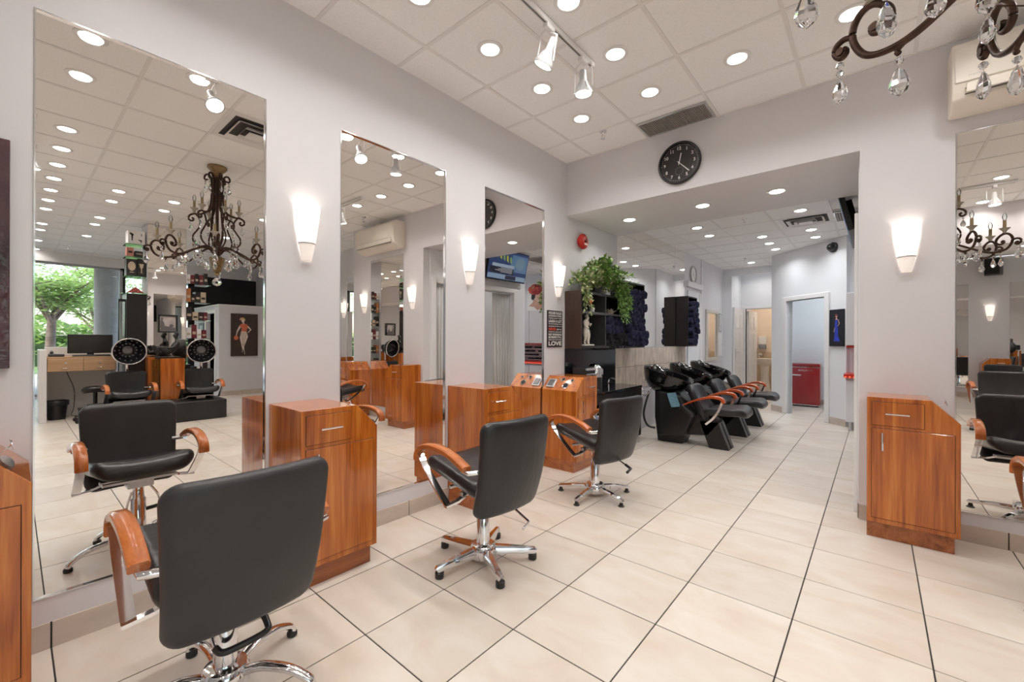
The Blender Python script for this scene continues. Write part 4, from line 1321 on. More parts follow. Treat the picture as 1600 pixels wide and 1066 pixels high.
# ================================================================== CHANDELIER
CHX, CHY = 0.44, 1.475
ch = thing('chandelier', 'large bronze scroll arm chandelier with candle sleeves and hanging cut crystal drops', 'chandelier', (CHX, CHY, 0))
drop_me = G().lathe([(0.0, 0.0), (0.011, -0.016), (0.021, -0.042), (0.024, -0.058), (0.017, -0.076), (0.0, -0.088)], 8, sy=0.62).mesh('crystal_drop', CRYST)
bead_me = G().lathe([(0.0, 0.0), (0.009, -0.006), (0.011, -0.013), (0.007, -0.021), (0.0, -0.025)], 8).mesh('bead', CRYST)
def strand(parent, x, y, z, beads=2, big=1.0, a=0.0):
    for k in range(beads):
        o = put('bead', bead_me, parent, loc=(x, y, z - 0.006 - 0.026 * k * big))
        o.scale = (big, big, big)
    o = put('crystal_drop', drop_me, parent, loc=(x, y, z - 0.006 - 0.026 * beads * big), rot=(0, 0, a))
    o.scale = (big, big, big)
ob('canopy', G().lathe([(0.0, 3.169), (0.092, 3.169), (0.096, 3.150), (0.080, 3.130), (0.055, 3.105), (0.045, 3.06), (0.0, 3.05)], 28), GOLD, ch, smooth=40)
ob('stem', G().lathe([(0.016, 3.06), (0.016, 2.45), (0.030, 2.42), (0.022, 2.36), (0.040, 2.30), (0.045, 2.24), (0.03, 2.18)], 16), BRONZE, ch, smooth=50)
ob('finial_cup', G().lathe([(0.02, 2.18), (0.075, 2.16), (0.070, 2.12), (0.050, 2.06), (0.038, 2.01), (0.02, 2.0), (0.03, 1.985), (0.012, 1.965), (0.0, 1.96)], 16), GOLD, ch)
ob('crystal_ball', G().lathe([(0.0, 1.945), (0.012, 1.94), (0.034, 1.918), (0.046, 1.888), (0.036, 1.862), (0.0, 1.848)], 10), CRYST, ch)
ob('ball_link', G().tube([(0, 0, 1.965), (0, 0, 1.94)], 0.004, 6), BRONZE, ch)
def rz_path(pts, a, sub=5):
    c_, s_ = math.cos(a), math.sin(a)
    return smooth_path([(r * c_, r * s_, z) for r, z in pts], sub)
def candle(parent, r, z, a):
    x, y = r * math.cos(a), r * math.sin(a)
    ob('drip_pan', G().lathe([(0.008, 0.0), (0.016, 0.006), (0.012, 0.016), (0.020, 0.030), (0.040, 0.052), (0.038, 0.053), (0.016, 0.034), (0.0, 0.030)], 12, (x, y, z)), BOBECHE, parent, smooth=40)
    ob('candle_sleeve', G().lathe([(0.012, 0.030), (0.0125, 0.125), (0.009, 0.128)], 12, (x, y, z)), CANDLE, parent, smooth=40)
    ob('bulb', G().lathe([(0.008, 0.126), (0.012, 0.135), (0.017, 0.155), (0.015, 0.175), (0.006, 0.195), (0.0, 0.203)], 12, (x, y, z)), GLASS, parent, smooth=60)
for k in range(8):
    a = math.radians(152.0 + 45 * k)
    pts = [(0.03, 2.20), (0.08, 2.262), (0.16, 2.258), (0.25, 2.212), (0.337, 2.160), (0.397, 2.131), (0.45, 2.121), (0.502, 2.129), (0.537, 2.153), (0.562, 2.204), (0.562, 2.252), (0.537, 2.285), (0.502, 2.284), (0.468, 2.250),
           (0.460, 2.213), (0.478, 2.192), (0.504, 2.197), (0.512, 2.216), (0.498, 2.221)]
    P = rz_path(pts, a, 5)
    g = G().tube(P, 0.0105, 8, scales=[1.0 + 0.15 * math.sin(i * 0.3) * 0.2 for i in range(len(P))])
    g.tube(rz_path([(0.563, 2.222), (0.590, 2.231), (0.613, 2.222), (0.617, 2.198), (0.598, 2.176), (0.583, 2.188), (0.591, 2.202)], a), 0.0095, 8)
    g.tube(rz_path([(0.397, 2.131), (0.432, 2.118), (0.447, 2.104), (0.442, 2.094)], a, 4), 0.0075, 8)
    arm = ob('arm', g, BRONZE, ch, smooth=60)
    c_, s_ = math.cos(a), math.sin(a)
    for rr, zz in ((0.502, 2.212), (0.597, 2.195)):
        ros = G().cyl((rr * c_ - s_ * 0.013, rr * s_ + c_ * 0.013, zz), (rr * c_ + s_ * 0.013, rr * s_ - c_ * 0.013, zz), 0.012, 10)
        ob('rosette', ros, BRONZE, arm, smooth=40)
    candle(arm, 0.515, 2.290, a)
    strand(arm, 0.602 * c_, 0.602 * s_, 2.172, 2 - k % 2, 1.0 + 0.12 * (k % 2), a)
    strand(arm, 0.442 * c_, 0.442 * s_, 2.092, 1, 1.02, a + 0.5)
    strand(arm, 0.26 * c_, 0.26 * s_, 2.198, 1, 1.0, a + 1.0)
    a2 = a + math.radians(22.5)
    strand(arm, 0.33 * math.cos(a2), 0.33 * math.sin(a2), 2.175, 1, 0.9, a2)
    ob('link_wire', G().tube([(0.337 * c_, 0.337 * s_, 2.155), (0.33 * math.cos(a2), 0.33 * math.sin(a2), 2.17)], 0.0018, 5), BRONZE, arm)
for k in range(6):
    a = math.radians(174.5 + 60 * k)
    pts = [(0.085, 3.020), (0.105, 3.010), (0.118, 3.030), (0.108, 3.062), (0.085, 3.072), (0.062, 3.045), (0.052, 2.95), (0.054, 2.80), (0.075, 2.69), (0.115, 2.645), (0.165, 2.625), (0.214, 2.622), (0.252, 2.598), (0.256, 2.560), (0.228, 2.545), (0.212, 2.566), (0.228, 2.580)]
    arm = ob('upper_arm', G().tube(rz_path(pts, a), 0.010, 8), BRONZE, ch, smooth=60)
    candle(arm, 0.207, 2.634, a)
    c_, s_ = math.cos(a), math.sin(a)
    strand(arm, 0.108 * c_, 0.108 * s_, 3.005, 2, 0.95, a)
    strand(arm, 0.238 * c_, 0.238 * s_, 2.540, 1, 0.9, a)
    sp = [(0.190, 2.615), (0.165, 2.58), (0.150, 2.51), (0.184, 2.445), (0.218, 2.385), (0.212, 2.32), (0.155, 2.275), (0.09, 2.255)]
    ob('scroll', G().tube(rz_path(sp, a), 0.0085, 8), BRONZE, ch, smooth=60)
    b = a + math.radians(30)
    ob('inner_rod', G().tube(rz_path([(0.050, 3.03), (0.042, 2.80), (0.050, 2.60), (0.060, 2.48), (0.055, 2.38), (0.035, 2.30)], b), 0.0065, 8), BRONZE, ch, smooth=60)
    c_, s_ = math.cos(b), math.sin(b)
    for rr, zz, bb in ((0.17, 2.225, 2), (0.11, 2.15, 1), (0.205, 2.36, 1)):
        strand(ch, rr * c_, rr * s_, zz, bb, 1.1, b)

# ================================================================== REAR ROOM
# ---- cube shelf and towel towers
SX0, SX1 = XL + 0.004, XL + 0.205
t = thing('wall_shelf', 'dark wall hung cube shelf holding the white figurine, under the trailing plant', 'shelf', (0, 0, 0))
Y0s, Y2s, Z0s, Z1s = 3.86, 4.865, 1.172, 1.785
ob('side_panel', G().box(SX0, SX1, Y0s, Y0s + 0.022, Z0s, Z1s), BROWNW, t, bevel=0.001)
ob('side_panel', G().box(SX0, SX1, Y2s - 0.018, Y2s, Z0s, Z1s), BLACKW, t)
ob('top_board', G().box(SX0, SX1, Y0s + 0.022, Y2s - 0.018, Z1s - 0.025, Z1s), BLACKW, t)
ob('bottom_board', G().box(SX0, SX1 + 0.004, Y0s + 0.022, Y2s - 0.018, Z0s, Z0s + 0.028), BLACKW, t)
ob('divider', G().box(SX0, SX1, 4.385, 4.407, Z0s + 0.028, Z1s - 0.025), mat('grey edged board', (0.05, 0.048, 0.05), 0.4), t)
for a, b in ((Y0s + 0.022, 4.385), (4.407, Y2s - 0.018)):
    ob('shelf_board', G().box(SX0, SX1 - 0.003, a, b, 1.548, 1.572), mat('grey shelf board', (0.085, 0.085, 0.09), 0.4), t)
ob('back_board', G().box(SX0, SX0 + 0.006, Y0s + 0.022, Y2s - 0.018, Z0s + 0.028, Z1s - 0.025), BLACKM, t)
ob('back_panel', G().box(XL + 0.001, XL + 0.012, Y0s, 5.02, 0.70, 1.171), mat('gloss black board', (0.010, 0.011, 0.014), 0.18), t)
def tower(label, y0, y1, side=None):
    t = thing('towel_tower', label, 'shelf', (0, 0, 0))
    z0, z1 = 1.168, 2.0
    xb = XL + 0.012
    ob('side_panel', G().box(xb, SX1, y0, y0 + 0.02, z0, z1), side or BLACKW, t)
    ob('side_panel', G().box(xb, SX1, y1 - 0.02, y1, z0, z1), BLACKW, t)
    ob('top_board', G().box(xb, SX1, y0 + 0.02, y1 - 0.02, z1 - 0.02, z1), BLACKW, t)
    ob('bottom_board', G().box(xb, SX1, y0 + 0.02, y1 - 0.02, z0, z0 + 0.02), BLACKW, t)
    ob('back_board', G().box(xb, xb + 0.005, y0 + 0.02, y1 - 0.02, z0 + 0.02, z1 - 0.02), BLACKM, t)
    ob('shelf_board', G().box(xb + 0.005, SX1 - 0.004, y0 + 0.02, y1 - 0.02, 1.565, 1.58), mat('pale shelf edge', (0.20, 0.20, 0.21), 0.4), t)
    return t
tower('tall black shelf packed with rolled towels, right of the cube shelf', 4.885, 5.47)
tower('second tall black towel shelf, in front of the seamed mirror further back', 7.20, 7.66)
# rolled towels: one mesh, ends with a spiral
def towel_mesh(mt):
    n, rr, L_ = 18, 0.052, 0.23
    prof = [(0.0, 0.0), (0.010, 0.006), (0.016, -0.002), (0.024, 0.007), (0.030, -0.002), (0.038, 0.008), (0.044, 0.0), (0.050, 0.002), (rr, -0.014), (rr * 1.02, -L_ * 0.5), (rr, -L_), (0.0, -L_)]
    vs, fs = [], []
    for i, (r, z) in enumerate(prof):
        for j in range(n):
            a = 2 * PI * j / n
            rad = r * (1 + 0.06 * math.sin(3 * a + i) + 0.03 * math.sin(7 * a + 2 * i))
            vs.append((z + 0.004 * math.sin(a + i), rad * math.cos(a), rad * math.sin(a)))
    for i in range(len(prof) - 1):
        for j in range(n):
            fs.append((i * n + j, i * n + (j + 1) % n, (i + 1) * n + (j + 1) % n, (i + 1) * n + j))
    return G().add(vs, fs).mesh('rolled_towel', mt, 60)
tm, tb = towel_mesh(NAVY), towel_mesh(BLKT)
def towels(y0, y1, rows, cols, label, group, x=SX1 + 0.035, me=tm, z0=1.245, dz=0.094, spill=0.0):
    for r in range(rows):
        for c in range(cols):
            y = y0 + (y1 - y0) * (c + 0.5) / cols + random.uniform(-0.008, 0.008) + (0.02 if r % 2 else -0.02) * 0.8
            sp_ = 1.06 if spill else 1.0
            o = put('rolled_towel', me, None, loc=(x + random.uniform(-0.03, 0.03) - spill * r * 0.008, y, z0 + r * dz + random.uniform(-0.006, 0.006)),
                    rot=(random.uniform(0, 6.28), random.uniform(-0.06, 0.06), random.uniform(-0.10, 0.10)), label='%s, %s row up, %s from its left end' % (label, ORD[r], ORD[c]), cat='towel', group=group)
            k = random.uniform(0.95, 1.12)
            o.scale = (1, k, k)
towels(4.905, 5.45, 8, 5, 'rolled navy towel in the nearer tower', 'navy towels in the nearer tower', x=SX1 + 0.065, dz=0.088, spill=1.0)
towels(7.27, 7.60, 8, 3, 'rolled navy towel in the farther tower', 'navy towels in the farther tower', x=SX1 + 0.055, dz=0.09)
towels(4.42, 4.85, 2, 4, 'rolled navy towel beside the figurine', 'navy towels in the cube shelf', x=SX1 + 0.01, z0=1.385, dz=0.098)
towels(4.43, 4.86, 2, 4, 'rolled black towel below the navy ones', 'black towels in the cube shelf', x=SX1 + 0.015, me=tb, z0=1.215, dz=0.083)

# ---- trailing plant
t = thing('potted_ivy', 'bushy trailing ivy with pale variegated leaves on top of the cube shelf', 'plant', (XL + 0.12, 4.3, 1.786))
ob('pot', G().lathe([(0.07, 0.0), (0.085, 0.08), (0.09, 0.10), (0.08, 0.10), (0.0, 0.09)], 18), BLACKP, t, smooth=40)
def leaf_quads(g, p, d, s, up):
    d = d.normalized()
    sd = d.cross(up)
    if sd.length < 1e-3: sd = Vector((1, 0, 0))
    sd.normalize()
    nn = sd.cross(d)
    q = [p, p + d * s * 0.35 + sd * s * 0.36 + nn * s * 0.08, p + d * s * 0.55 + sd * s * 0.16, p + d * s * 1.0, p + d * s * 0.55 - sd * s * 0.16, p + d * s * 0.35 - sd * s * 0.36 + nn * s * 0.08]
    g.add(q, [(0, 1, 2, 3), (0, 3, 4, 5)])
rnd = random.Random(3)
lg, lp, sg = G(), G(), G()
for k in range(115):
    a = rnd.uniform(0, 2 * PI)
    y_t = max(-0.44, min(0.50, rnd.gauss(-0.02, 0.24)))
    ht = rnd.uniform(0.10, 0.31) * math.exp(-(y_t / 0.50) ** 2)
    p0 = Vector((rnd.uniform(-0.04, 0.04), rnd.uniform(-0.05, 0.05), 0.09))
    p1 = Vector((0.02 + rnd.uniform(-0.08, 0.14), y_t * 0.75, 0.06 + ht))
    p2 = p1 + Vector((rnd.uniform(0.0, 0.09), y_t * 0.35, rnd.uniform(-0.12, 0.02)))
    pts = smooth_path([p0, p1, p2], 7)
    pts = [Vector((max(-0.07, p.x), p.y, p.z)) for p in pts]
    sg.tube(pts, 0.0022, 4)
    for p in pts[2:]:
        for _ in range(3):
            d = Vector((rnd.gauss(0.35, 0.7), rnd.gauss(0, 0.8), rnd.gauss(0.05, 0.6)))
            q = p + d * 0.018
            q.x = max(-0.06, q.x)
            d.x = max(d.x, -0.2) if q.x < 0 else d.x
            leaf_quads(lp if rnd.random() < (0.55 if p.y < -0.12 else 0.18) else lg, q, d, rnd.uniform(0.035, 0.06), Vector((0.5, 0.1, 1)))
for k in range(34):                                   # vines hanging over the right and left ends
    left = k < 8
    y0_ = rnd.uniform(-0.46, -0.28) if left else rnd.uniform(0.28, 0.62)
    L_ = rnd.uniform(0.05, 0.30) if not left else rnd.uniform(0.04, 0.24)
    pts = smooth_path([(0.03, y0_ * 0.45, 0.14), (0.09, y0_ * 0.8, 0.16), (0.125, y0_, 0.02), (0.13 + rnd.uniform(0, 0.03), y0_ + rnd.uniform(-0.04, 0.04), -L_)], 6)
    sg.tube(pts, 0.002, 4)
    for p in pts[3:]:
        for _ in range(3):
            d = Vector((rnd.gauss(0.5, 0.5), rnd.gauss(0, 0.7), rnd.gauss(-0.5, 0.5)))
            leaf_quads(lp if left and rnd.random() < 0.7 else lg, p + d * 0.012, d, rnd.uniform(0.03, 0.05), Vector((1, 0, 0.4)))
ob('stems', sg, LEAF, t)
f = ob('green_foliage', lg, LEAF, t); f['kind'] = 'stuff'
f = ob('pale_foliage', lp, LEAF2, t); f['kind'] = 'stuff'
g = G()
for k in range(6):
    a = 2 * PI * k / 6
    c = Vector((0.15, -0.375, -0.115))
    leaf_quads(g, c, Vector((0.4, math.cos(a), math.sin(a))), 0.045, Vector((1, 0, 0)))
ob('orange_blossom', g, PETAL, t)

# ---- figurine on the shelf
def skin_body(name, verts, edges, radii, mt, parent, M=None, sub=2, kind_smooth=True):
    me = bpy.data.meshes.new(name)
    me.from_pydata(verts, edges, [])
    o = bpy.data.objects.new(name, me)
    COL.objects.link(o)
    sk = o.modifiers.new('s', 'SKIN')
    for i, r in enumerate(radii):
        rr = r if isinstance(r, tuple) else (r, r)
        me.skin_vertices[0].data[i].radius = rr
        me.skin_vertices[0].data[i].use_root = (i == 0)
    sb = o.modifiers.new('d', 'SUBSURF')
    sb.levels = sub
    dg = bpy.context.evaluated_depsgraph_get()
    dg.update()
    m2 = bpy.data.meshes.new_from_object(o.evaluated_get(dg))
    bpy.data.objects.remove(o)
    if M is not None: m2.transform(M)
    m2.materials.clear()
    m2.materials.append(mt)
    for p in m2.polygons: p.use_smooth = True
    m2.name = name
    return put(name, m2, parent)
t = thing('figurine', 'ivory standing female figurine in the left compartment of the cube shelf', 'figurine', (XL + 0.145, 4.06, 1.2005))
ob('base_block', G().box(-0.05, 0.05, -0.10, 0.10, 0, 0.016), MARBLE, t, bevel=0.003)
V = [(0, -0.005, 0.165), (0, 0.0, 0.20), (0, 0.005, 0.235), (0, 0.002, 0.268), (0, 0.012, 0.285), (0.005, 0.022, 0.302), (0.008, 0.028, 0.322),      # pelvis..head
     (0.0, -0.028, 0.150), (0.012, -0.030, 0.090), (0.0, -0.032, 0.030), (0.02, -0.030, 0.018),             # left leg
     (0.0, 0.022, 0.150), (0.015, 0.020, 0.090), (0.005, 0.030, 0.030), (0.024, 0.036, 0.018),              # right leg
     (0, -0.040, 0.258), (0.018, -0.055, 0.212), (0.05, -0.015, 0.190),                                     # left arm across
     (0, 0.045, 0.255), (0.02, 0.060, 0.215), (0.045, 0.035, 0.245)]                                        # right arm to chest
Ed = [(0, 1), (1, 2), (2, 3), (3, 4), (4, 5), (5, 6), (0, 7), (7, 8), (8, 9), (9, 10), (0, 11), (11, 12), (12, 13), (13, 14), (3, 15), (15, 16), (16, 17), (3, 18), (18, 19), (19, 20)]
Ra = [(0.030, 0.042), (0.022, 0.030), (0.026, 0.036), (0.022, 0.034), 0.011, 0.018, 0.021, 0.023, 0.017, 0.011, 0.010, 0.023, 0.017, 0.011, 0.010, 0.014, 0.010, 0.009, 0.014, 0.010, 0.009]
skin_body('body', V, Ed, Ra, MARBLE, t)
ob('drapery', G().tube(smooth_path([(0.0, 0.045, 0.175), (0.012, 0.05, 0.12), (0.0, 0.052, 0.06), (0.0, 0.05, 0.017)], 5), 0.014, 10), MARBLE, t, smooth=60)
ob('hair', G().lathe([(0.0, -0.02), (0.016, -0.012), (0.022, 0.004), (0.012, 0.020), (0.0, 0.024)], 12, (-0.006, 0.022, 0.328)), MARBLE, t, smooth=60)
t = thing('plant_pot', 'small white pot on the upper left shelf above the figurine', 'pot', (XL + 0.13, 4.215, 1.5725))
ob('pot', G().lathe([(0.025, 0.0), (0.033, 0.05), (0.029, 0.05), (0.0, 0.042)], 16), WHITEP, t, smooth=40)
g = G()
for k in range(9):
    a = k * 0.7
    leaf_quads(g, Vector((0.01 * math.cos(a), 0.01 * math.sin(a), 0.045)), Vector((0.4 * math.cos(a), 0.4 * math.sin(a), 1)), 0.045, Vector((1, 0.2, 0)))
ob('sprout', g, LEAF, t)
t = thing('lotus_ornament', 'cream lotus shaped candle holder on the upper right shelf', 'ornament', (XL + 0.14, 4.62, 1.5725))
for rr, n, zz, s in ((0.028, 8, 0.012, 0.075), (0.016, 6, 0.02, 0.06)):
    for k in range(n):
        a = 2 * PI * k / n + (0.3 if n == 6 else 0)
        g = G()
        leaf_quads(g, Vector((rr * math.cos(a), rr * math.sin(a), zz)), Vector((math.cos(a), math.sin(a), 0.55 if n == 8 else 1.3)), s, Vector((0, 0, 1)))
        ob('petal', g, MARBLE, t)
ob('base_disc', G().lathe([(0.0, 0.0), (0.035, 0.0), (0.04, 0.012), (0.0, 0.018)], 14), MARBLE, t)

# ---- black counter with coffee machine
CZ = 0.705
t = thing('counter_unit', 'low black counter unit with open shelves under the coffee machine', 'counter', (0, 0, 0))
cx0, cx1, ya, yb = XL + 0.012, -2.215, 3.86, 5.10
ob('worktop', G().box(cx0, cx1, ya, yb, CZ - 0.028, CZ), mat('gloss black glass top', (0.010, 0.010, 0.012), 0.06), t, bevel=0.002)
ob('apron', G().box(cx0, cx1 - 0.008, ya + 0.005, yb - 0.005, CZ - 0.13, CZ - 0.029), BLACKW, t)
for y in (ya + 0.005, 4.46, yb - 0.03):
    ob('upright', G().box(cx0, cx1 - 0.01, y, y + 0.022, 0.09, CZ - 0.131), BLACKW, t)
ob('bottom_board', G().box(cx0, cx1 - 0.01, ya + 0.03, yb - 0.03, 0.09, 0.112), BLACKW, t)
ob('back_board', G().box(XL + 0.012, XL + 0.02, ya + 0.03, yb - 0.03, 0.115, CZ - 0.135), BLACKM, t)
for a, b in ((ya + 0.035, 4.45), (4.49, yb - 0.035)):
    ob('shelf_board', G().box(cx0 + 0.02, cx1 - 0.03, a, b, 0.33, 0.35), BLACKW, t)
for y in (3.95, 5.03):
    ob('leg', G().cyl((-2.25, y, 0), (-2.25, y, 0.09), 0.02, 14), STEEL, t, smooth=40)
for y, zz, r, l in ((4.02, 0.352, 0.055, 'white rolled paper on the upper open shelf of the black counter'), (4.95, 0.113, 0.05, 'white rolled paper on the lowest shelf of the black counter')):
    o = thing('paper_roll', l, 'paper roll', (-2.30, y, zz))
    ob('roll', G().cyl((-0.09, 0, r), (0.09, 0, r), r, 20), WHITEB, o, smooth=40)
    ob('core', G().cyl((0.0901, 0, r), (0.092, 0, r), r * 0.4, 14), mat('card core', (0.3, 0.22, 0.15), 0.8), o)
o = thing('folded_towels', 'folded white towels lying on the shelf end of the black counter', 'towels', (-2.33, 4.78, 0.352))
for k in range(3):
    ob('folded_towel', G().pad(0.20, 0.28, 0.045, 0.02, 0.02).xf(Matrix.Translation((0, 0, 0.023 + 0.046 * k))), WHITEB, o, smooth=60)
t = thing('coffee_machine', 'silver and black capsule coffee machine with a chromed round tank', 'coffee machine', (-2.37, 4.06, CZ + 0.0005))
ob('body', G().box(-0.10, 0.07, -0.17, 0.03, 0.0, 0.27), BLACKP, t, bevel=0.012, seg=2)
ob('silver_front', G().box(0.07, 0.078, -0.165, 0.025, 0.04, 0.20), STEEL, t, bevel=0.002)
ob('top_plate', G().box(-0.05, 0.082, -0.168, 0.028, 0.235, 0.262), CHROME, t, bevel=0.004)
ob('spout', G().box(0.078, 0.12, -0.10, -0.04, 0.15, 0.19), BLACKP, t, bevel=0.005)
ob('drip_tray', G().box(0.05, 0.14, -0.13, -0.01, 0.0, 0.03), BLACKP, t, bevel=0.004)
ob('chrome_head', G().lathe([(0.085, 0.15), (0.09, 0.20), (0.078, 0.255), (0.045, 0.292), (0.0, 0.30)], 24, (0.0, 0.125, 0)), CHROME, t, smooth=60)
ob('tank', G().lathe([(0.085, 0.0), (0.085, 0.15)], 24, (0.0, 0.125, 0)), BLACKP, t, smooth=60)
ob('vent_ribs', G().box(0.078, 0.083, 0.075, 0.085, 0.18, 0.24).box(0.080, 0.086, 0.10, 0.11, 0.18, 0.25).box(0.081, 0.0865, 0.13, 0.14, 0.18, 0.25).box(0.078, 0.084, 0.16, 0.17, 0.18, 0.24), STEEL, t)
t = thing('tap', 'small chrome tap at the right end of the cherry cabinet top', 'tap', (-2.30, 4.38, CZ + 0.0005))
ob('body', G().tube(smooth_path([(0, 0, 0), (0, 0, 0.10), (0.03, 0, 0.13), (0.08, 0, 0.12)], 5), 0.011, 10), CHROME, t, smooth=60)

# ---- splashback of stone tiles along the basins
sp = struct('trim_7', G().box(XL + 0.0005, XL + 0.003, 5.02, 7.68, 0.60, 1.162), mat('sandy grout', (0.34, 0.29, 0.25), 0.9))
for i in range(9):
    for z0, z1 in ((0.60, 0.905), (0.911, 1.160)):
        a, b = 5.022 + 0.295 * i, 5.022 + 0.295 * (i + 1) - 0.006
        ob('tile', G().box(XL + 0.003, XL + 0.011, a, min(b, 7.678), z0, z1), STONE, sp, bevel=0.0015)

# ---- framed dressing mirror and leaflet holder on the rear left wall
t = thing('framed_mirror', 'narrow mirror in a pale silver frame on the rear left wall', 'mirror')
t.matrix_world = frame((XL, 8.83, 0.865), (0, 1, 0), (0, 0, 1))
W_, H_ = 0.80, 1.02
ob('mirror_glass', G().box(0.06, W_ - 0.06, 0.06, H_ - 0.06, 0.003, 0.016), MIRR, t)
f = G()
for q in ((0, 0.065, 0, H_), (W_ - 0.065, W_, 0, H_), (0.065, W_ - 0.065, 0, 0.065), (0.065, W_ - 0.065, H_ - 0.065, H_)):
    f.box(*q, 0.002, 0.035)
ob('frame', f, mat('champagne frame', (0.62, 0.58, 0.52), 0.35, 0.2), t, bevel=0.006)
t = thing('wall_picture', 'small grey framed notice hanging askew right of the narrow mirror', 'picture')
t.matrix_world = frame((XL, 9.68, 1.47), (0, 1, -0.05), (0, 0.05, 1))
ob('frame', G().box(0, 0.20, 0, 0.38, 0.012, 0.026), mat('grey frame', (0.28, 0.28, 0.29), 0.5), t)
ob('sheet', G().box(0.02, 0.18, 0.02, 0.36, 0.0261, 0.0275), mat('pale grey print', (0.55, 0.55, 0.55), 0.6, var=0.3, scale=20), t)
t = thing('access_panel', 'white electrical access panel low on the rear left wall', 'panel')
t.matrix_world = frame((XL, 9.70, 0.95), (0, 1, 0), (0, 0, 1))
ob('panel_door', G().box(0, 0.30, 0, 0.48, 0.002, 0.014), TRIMW, t, bevel=0.003)
ob('latch', G().box(0.26, 0.28, 0.22, 0.26, 0.0142, 0.02), STEEL, t)

# ---- washroom
t = thing('pedestal_sink', 'cream pedestal washbasin in the open washroom', 'sink', (-2.16, 12.5, 0))
ob('basin', G().lathe([(0.0, 0.62), (0.12, 0.63), (0.22, 0.72), (0.275, 0.80), (0.275, 0.82), (0.25, 0.82), (0.18, 0.74), (0.0, 0.70)], 28, sy=0.85), CREAM, t, smooth=50)
ob('pedestal', G().lathe([(0.13, 0.0), (0.115, 0.10), (0.085, 0.35), (0.10, 0.63)], 20), CREAM, t, smooth=50)
ob('tap', G().tube(smooth_path([(-0.15, 0.14, 0.80), (-0.15, 0.14, 0.92), (-0.12, 0.08, 0.95), (-0.08, 0.02, 0.91)], 5), 0.014, 8), CHROME, t, smooth=60)
wd = make_downlight('downlight', H2 + 0.099, 'unseen warm downlight added to brighten the washroom', None, 7.0, (1.0, 0.83, 0.64))  # added lamp, out of view, to warm and lighten the washroom
wd.location = (-1.95, 12.1, H2 + 0.099)
t = thing('soap_dispenser', 'white soap dispenser with grey base on the washroom wall', 'dispenser', (-2.28, 12.94, 1.06))
ob('body', G().box(-0.09, 0.09, -0.10, 0, 0.12, 0.33), WHITEP, t, bevel=0.015, seg=2)
ob('nozzle_block', G().box(-0.08, 0.08, -0.11, 0, 0.0, 0.118), mat('grey plastic', (0.25, 0.26, 0.30), 0.4), t, bevel=0.01)
wt = struct('trim_8', G().box(XL + 0.001, -1.46, 12.94, 12.949, 0, 0.98), mat('warm grout', (0.42, 0.33, 0.25), 0.9))
WT = mat('beige wall tile', (0.60, 0.47, 0.34), 0.3, var=0.06)
for i in range(4):
    for j in range(4):
        ob('tile', G().box(XL + 0.002 + i * 0.272, XL + 0.002 + i * 0.272 + 0.268, 12.93, 12.94, j * 0.245 + 0.002, j * 0.245 + 0.243), WT, wt)

# ---- fridge in the pantry
t = thing('fridge', 'glossy red retro fridge seen through the slanted doorway', 'fridge', (-1.30, 9.92, 0.0))
ob('cabinet', G().box(0, 0.50, 0.06, 0.46, 0.03, 0.83), RED, t, bevel=0.03, seg=3)
ob('door', G().box(0.002, 0.498, 0.0, 0.056, 0.045, 0.755), RED, t, bevel=0.018, seg=3)
ob('top_front', G().box(0.002, 0.498, 0.004, 0.056, 0.770, 0.828), RED, t, bevel=0.018, seg=3)
ob('chrome_trim', G().box(0.004, 0.496, 0.004, 0.05, 0.757, 0.767), CHROME, t)
ob('chrome_foot_strip', G().box(0.002, 0.498, 0.006, 0.05, 0.030, 0.042), CHROME, t)
ob('handle', G().box(0.03, 0.20, -0.028, -0.002, 0.595, 0.62), CHROME, t, bevel=0.006, seg=2)
put('lettering', text_mesh('GALANZ', 0.026, CHROME, 0.24, 0.012, True, frame((0.27, -0.0005, 0.70), (1, 0, 0), (0, 0, 1))), t)
for x in (0.05, 0.45):
    ob('foot', G().cyl((x, 0.1, 0), (x, 0.1, 0.03), 0.02, 10), BLACKP, t)

# ---- blue dress picture and camera dome on the slanted wall
t = thing('canvas_picture', 'black canvas of a woman in a long blue dress on the slanted wall', 'picture')
Mw = frame(DP0 + DD * 1.285 - DN * 0.002 + Vector((0, 0, 1.185)), DD, (0, 0, 1))
t.matrix_world = Mw
ob('canvas', G().box(0, 0.245, 0, 0.555, 0.001, 0.025), mat('black canvas', (0.006, 0.007, 0.014), 0.5), t)
I4 = Matrix.Identity(4)
BLUED = mat('royal blue paint', (0.020, 0.045, 0.42), 0.5, var=0.5, scale=40)
SKINP = mat('painted skin', (0.60, 0.36, 0.27), 0.6)
ob('painted_dress', poly([(0.105, 0.40), (0.10, 0.34), (0.088, 0.25), (0.095, 0.17), (0.075, 0.075), (0.19, 0.075), (0.15, 0.17), (0.155, 0.25), (0.14, 0.34), (0.15, 0.40), (0.125, 0.415)], I4, 0.001, 0.0252), BLUED, t)
ob('painted_skin', G().prism([(0.152, 0.40), (0.162, 0.40), (0.182, 0.34), (0.150, 0.30), (0.148, 0.31), (0.168, 0.34)], 0.0252, 0.0262).prism([(0.108, 0.40), (0.15, 0.40), (0.13, 0.43), (0.12, 0.43)], 0.0263, 0.0269).prism(ell(0.125, 0.452, 0.016, 0.022), 0.0252, 0.0262).prism([(0.094, 0.28), (0.102, 0.28), (0.085, 0.21), (0.078, 0.22)], 0.0263, 0.0269), SKINP, t)
ob('painted_hair', poly(ell(0.122, 0.470, 0.021, 0.017), I4, 0.0008, 0.0263), mat('auburn paint', (0.20, 0.04, 0.02), 0.6), t)
t = thing('dome_camera', 'black dome security camera high on the slanted wall', 'camera')
t.matrix_world = frame(DP0 + DD * 1.335 - DN * 0.001 + Vector((0, 0, 2.69)), DD, (0, 0, 1))
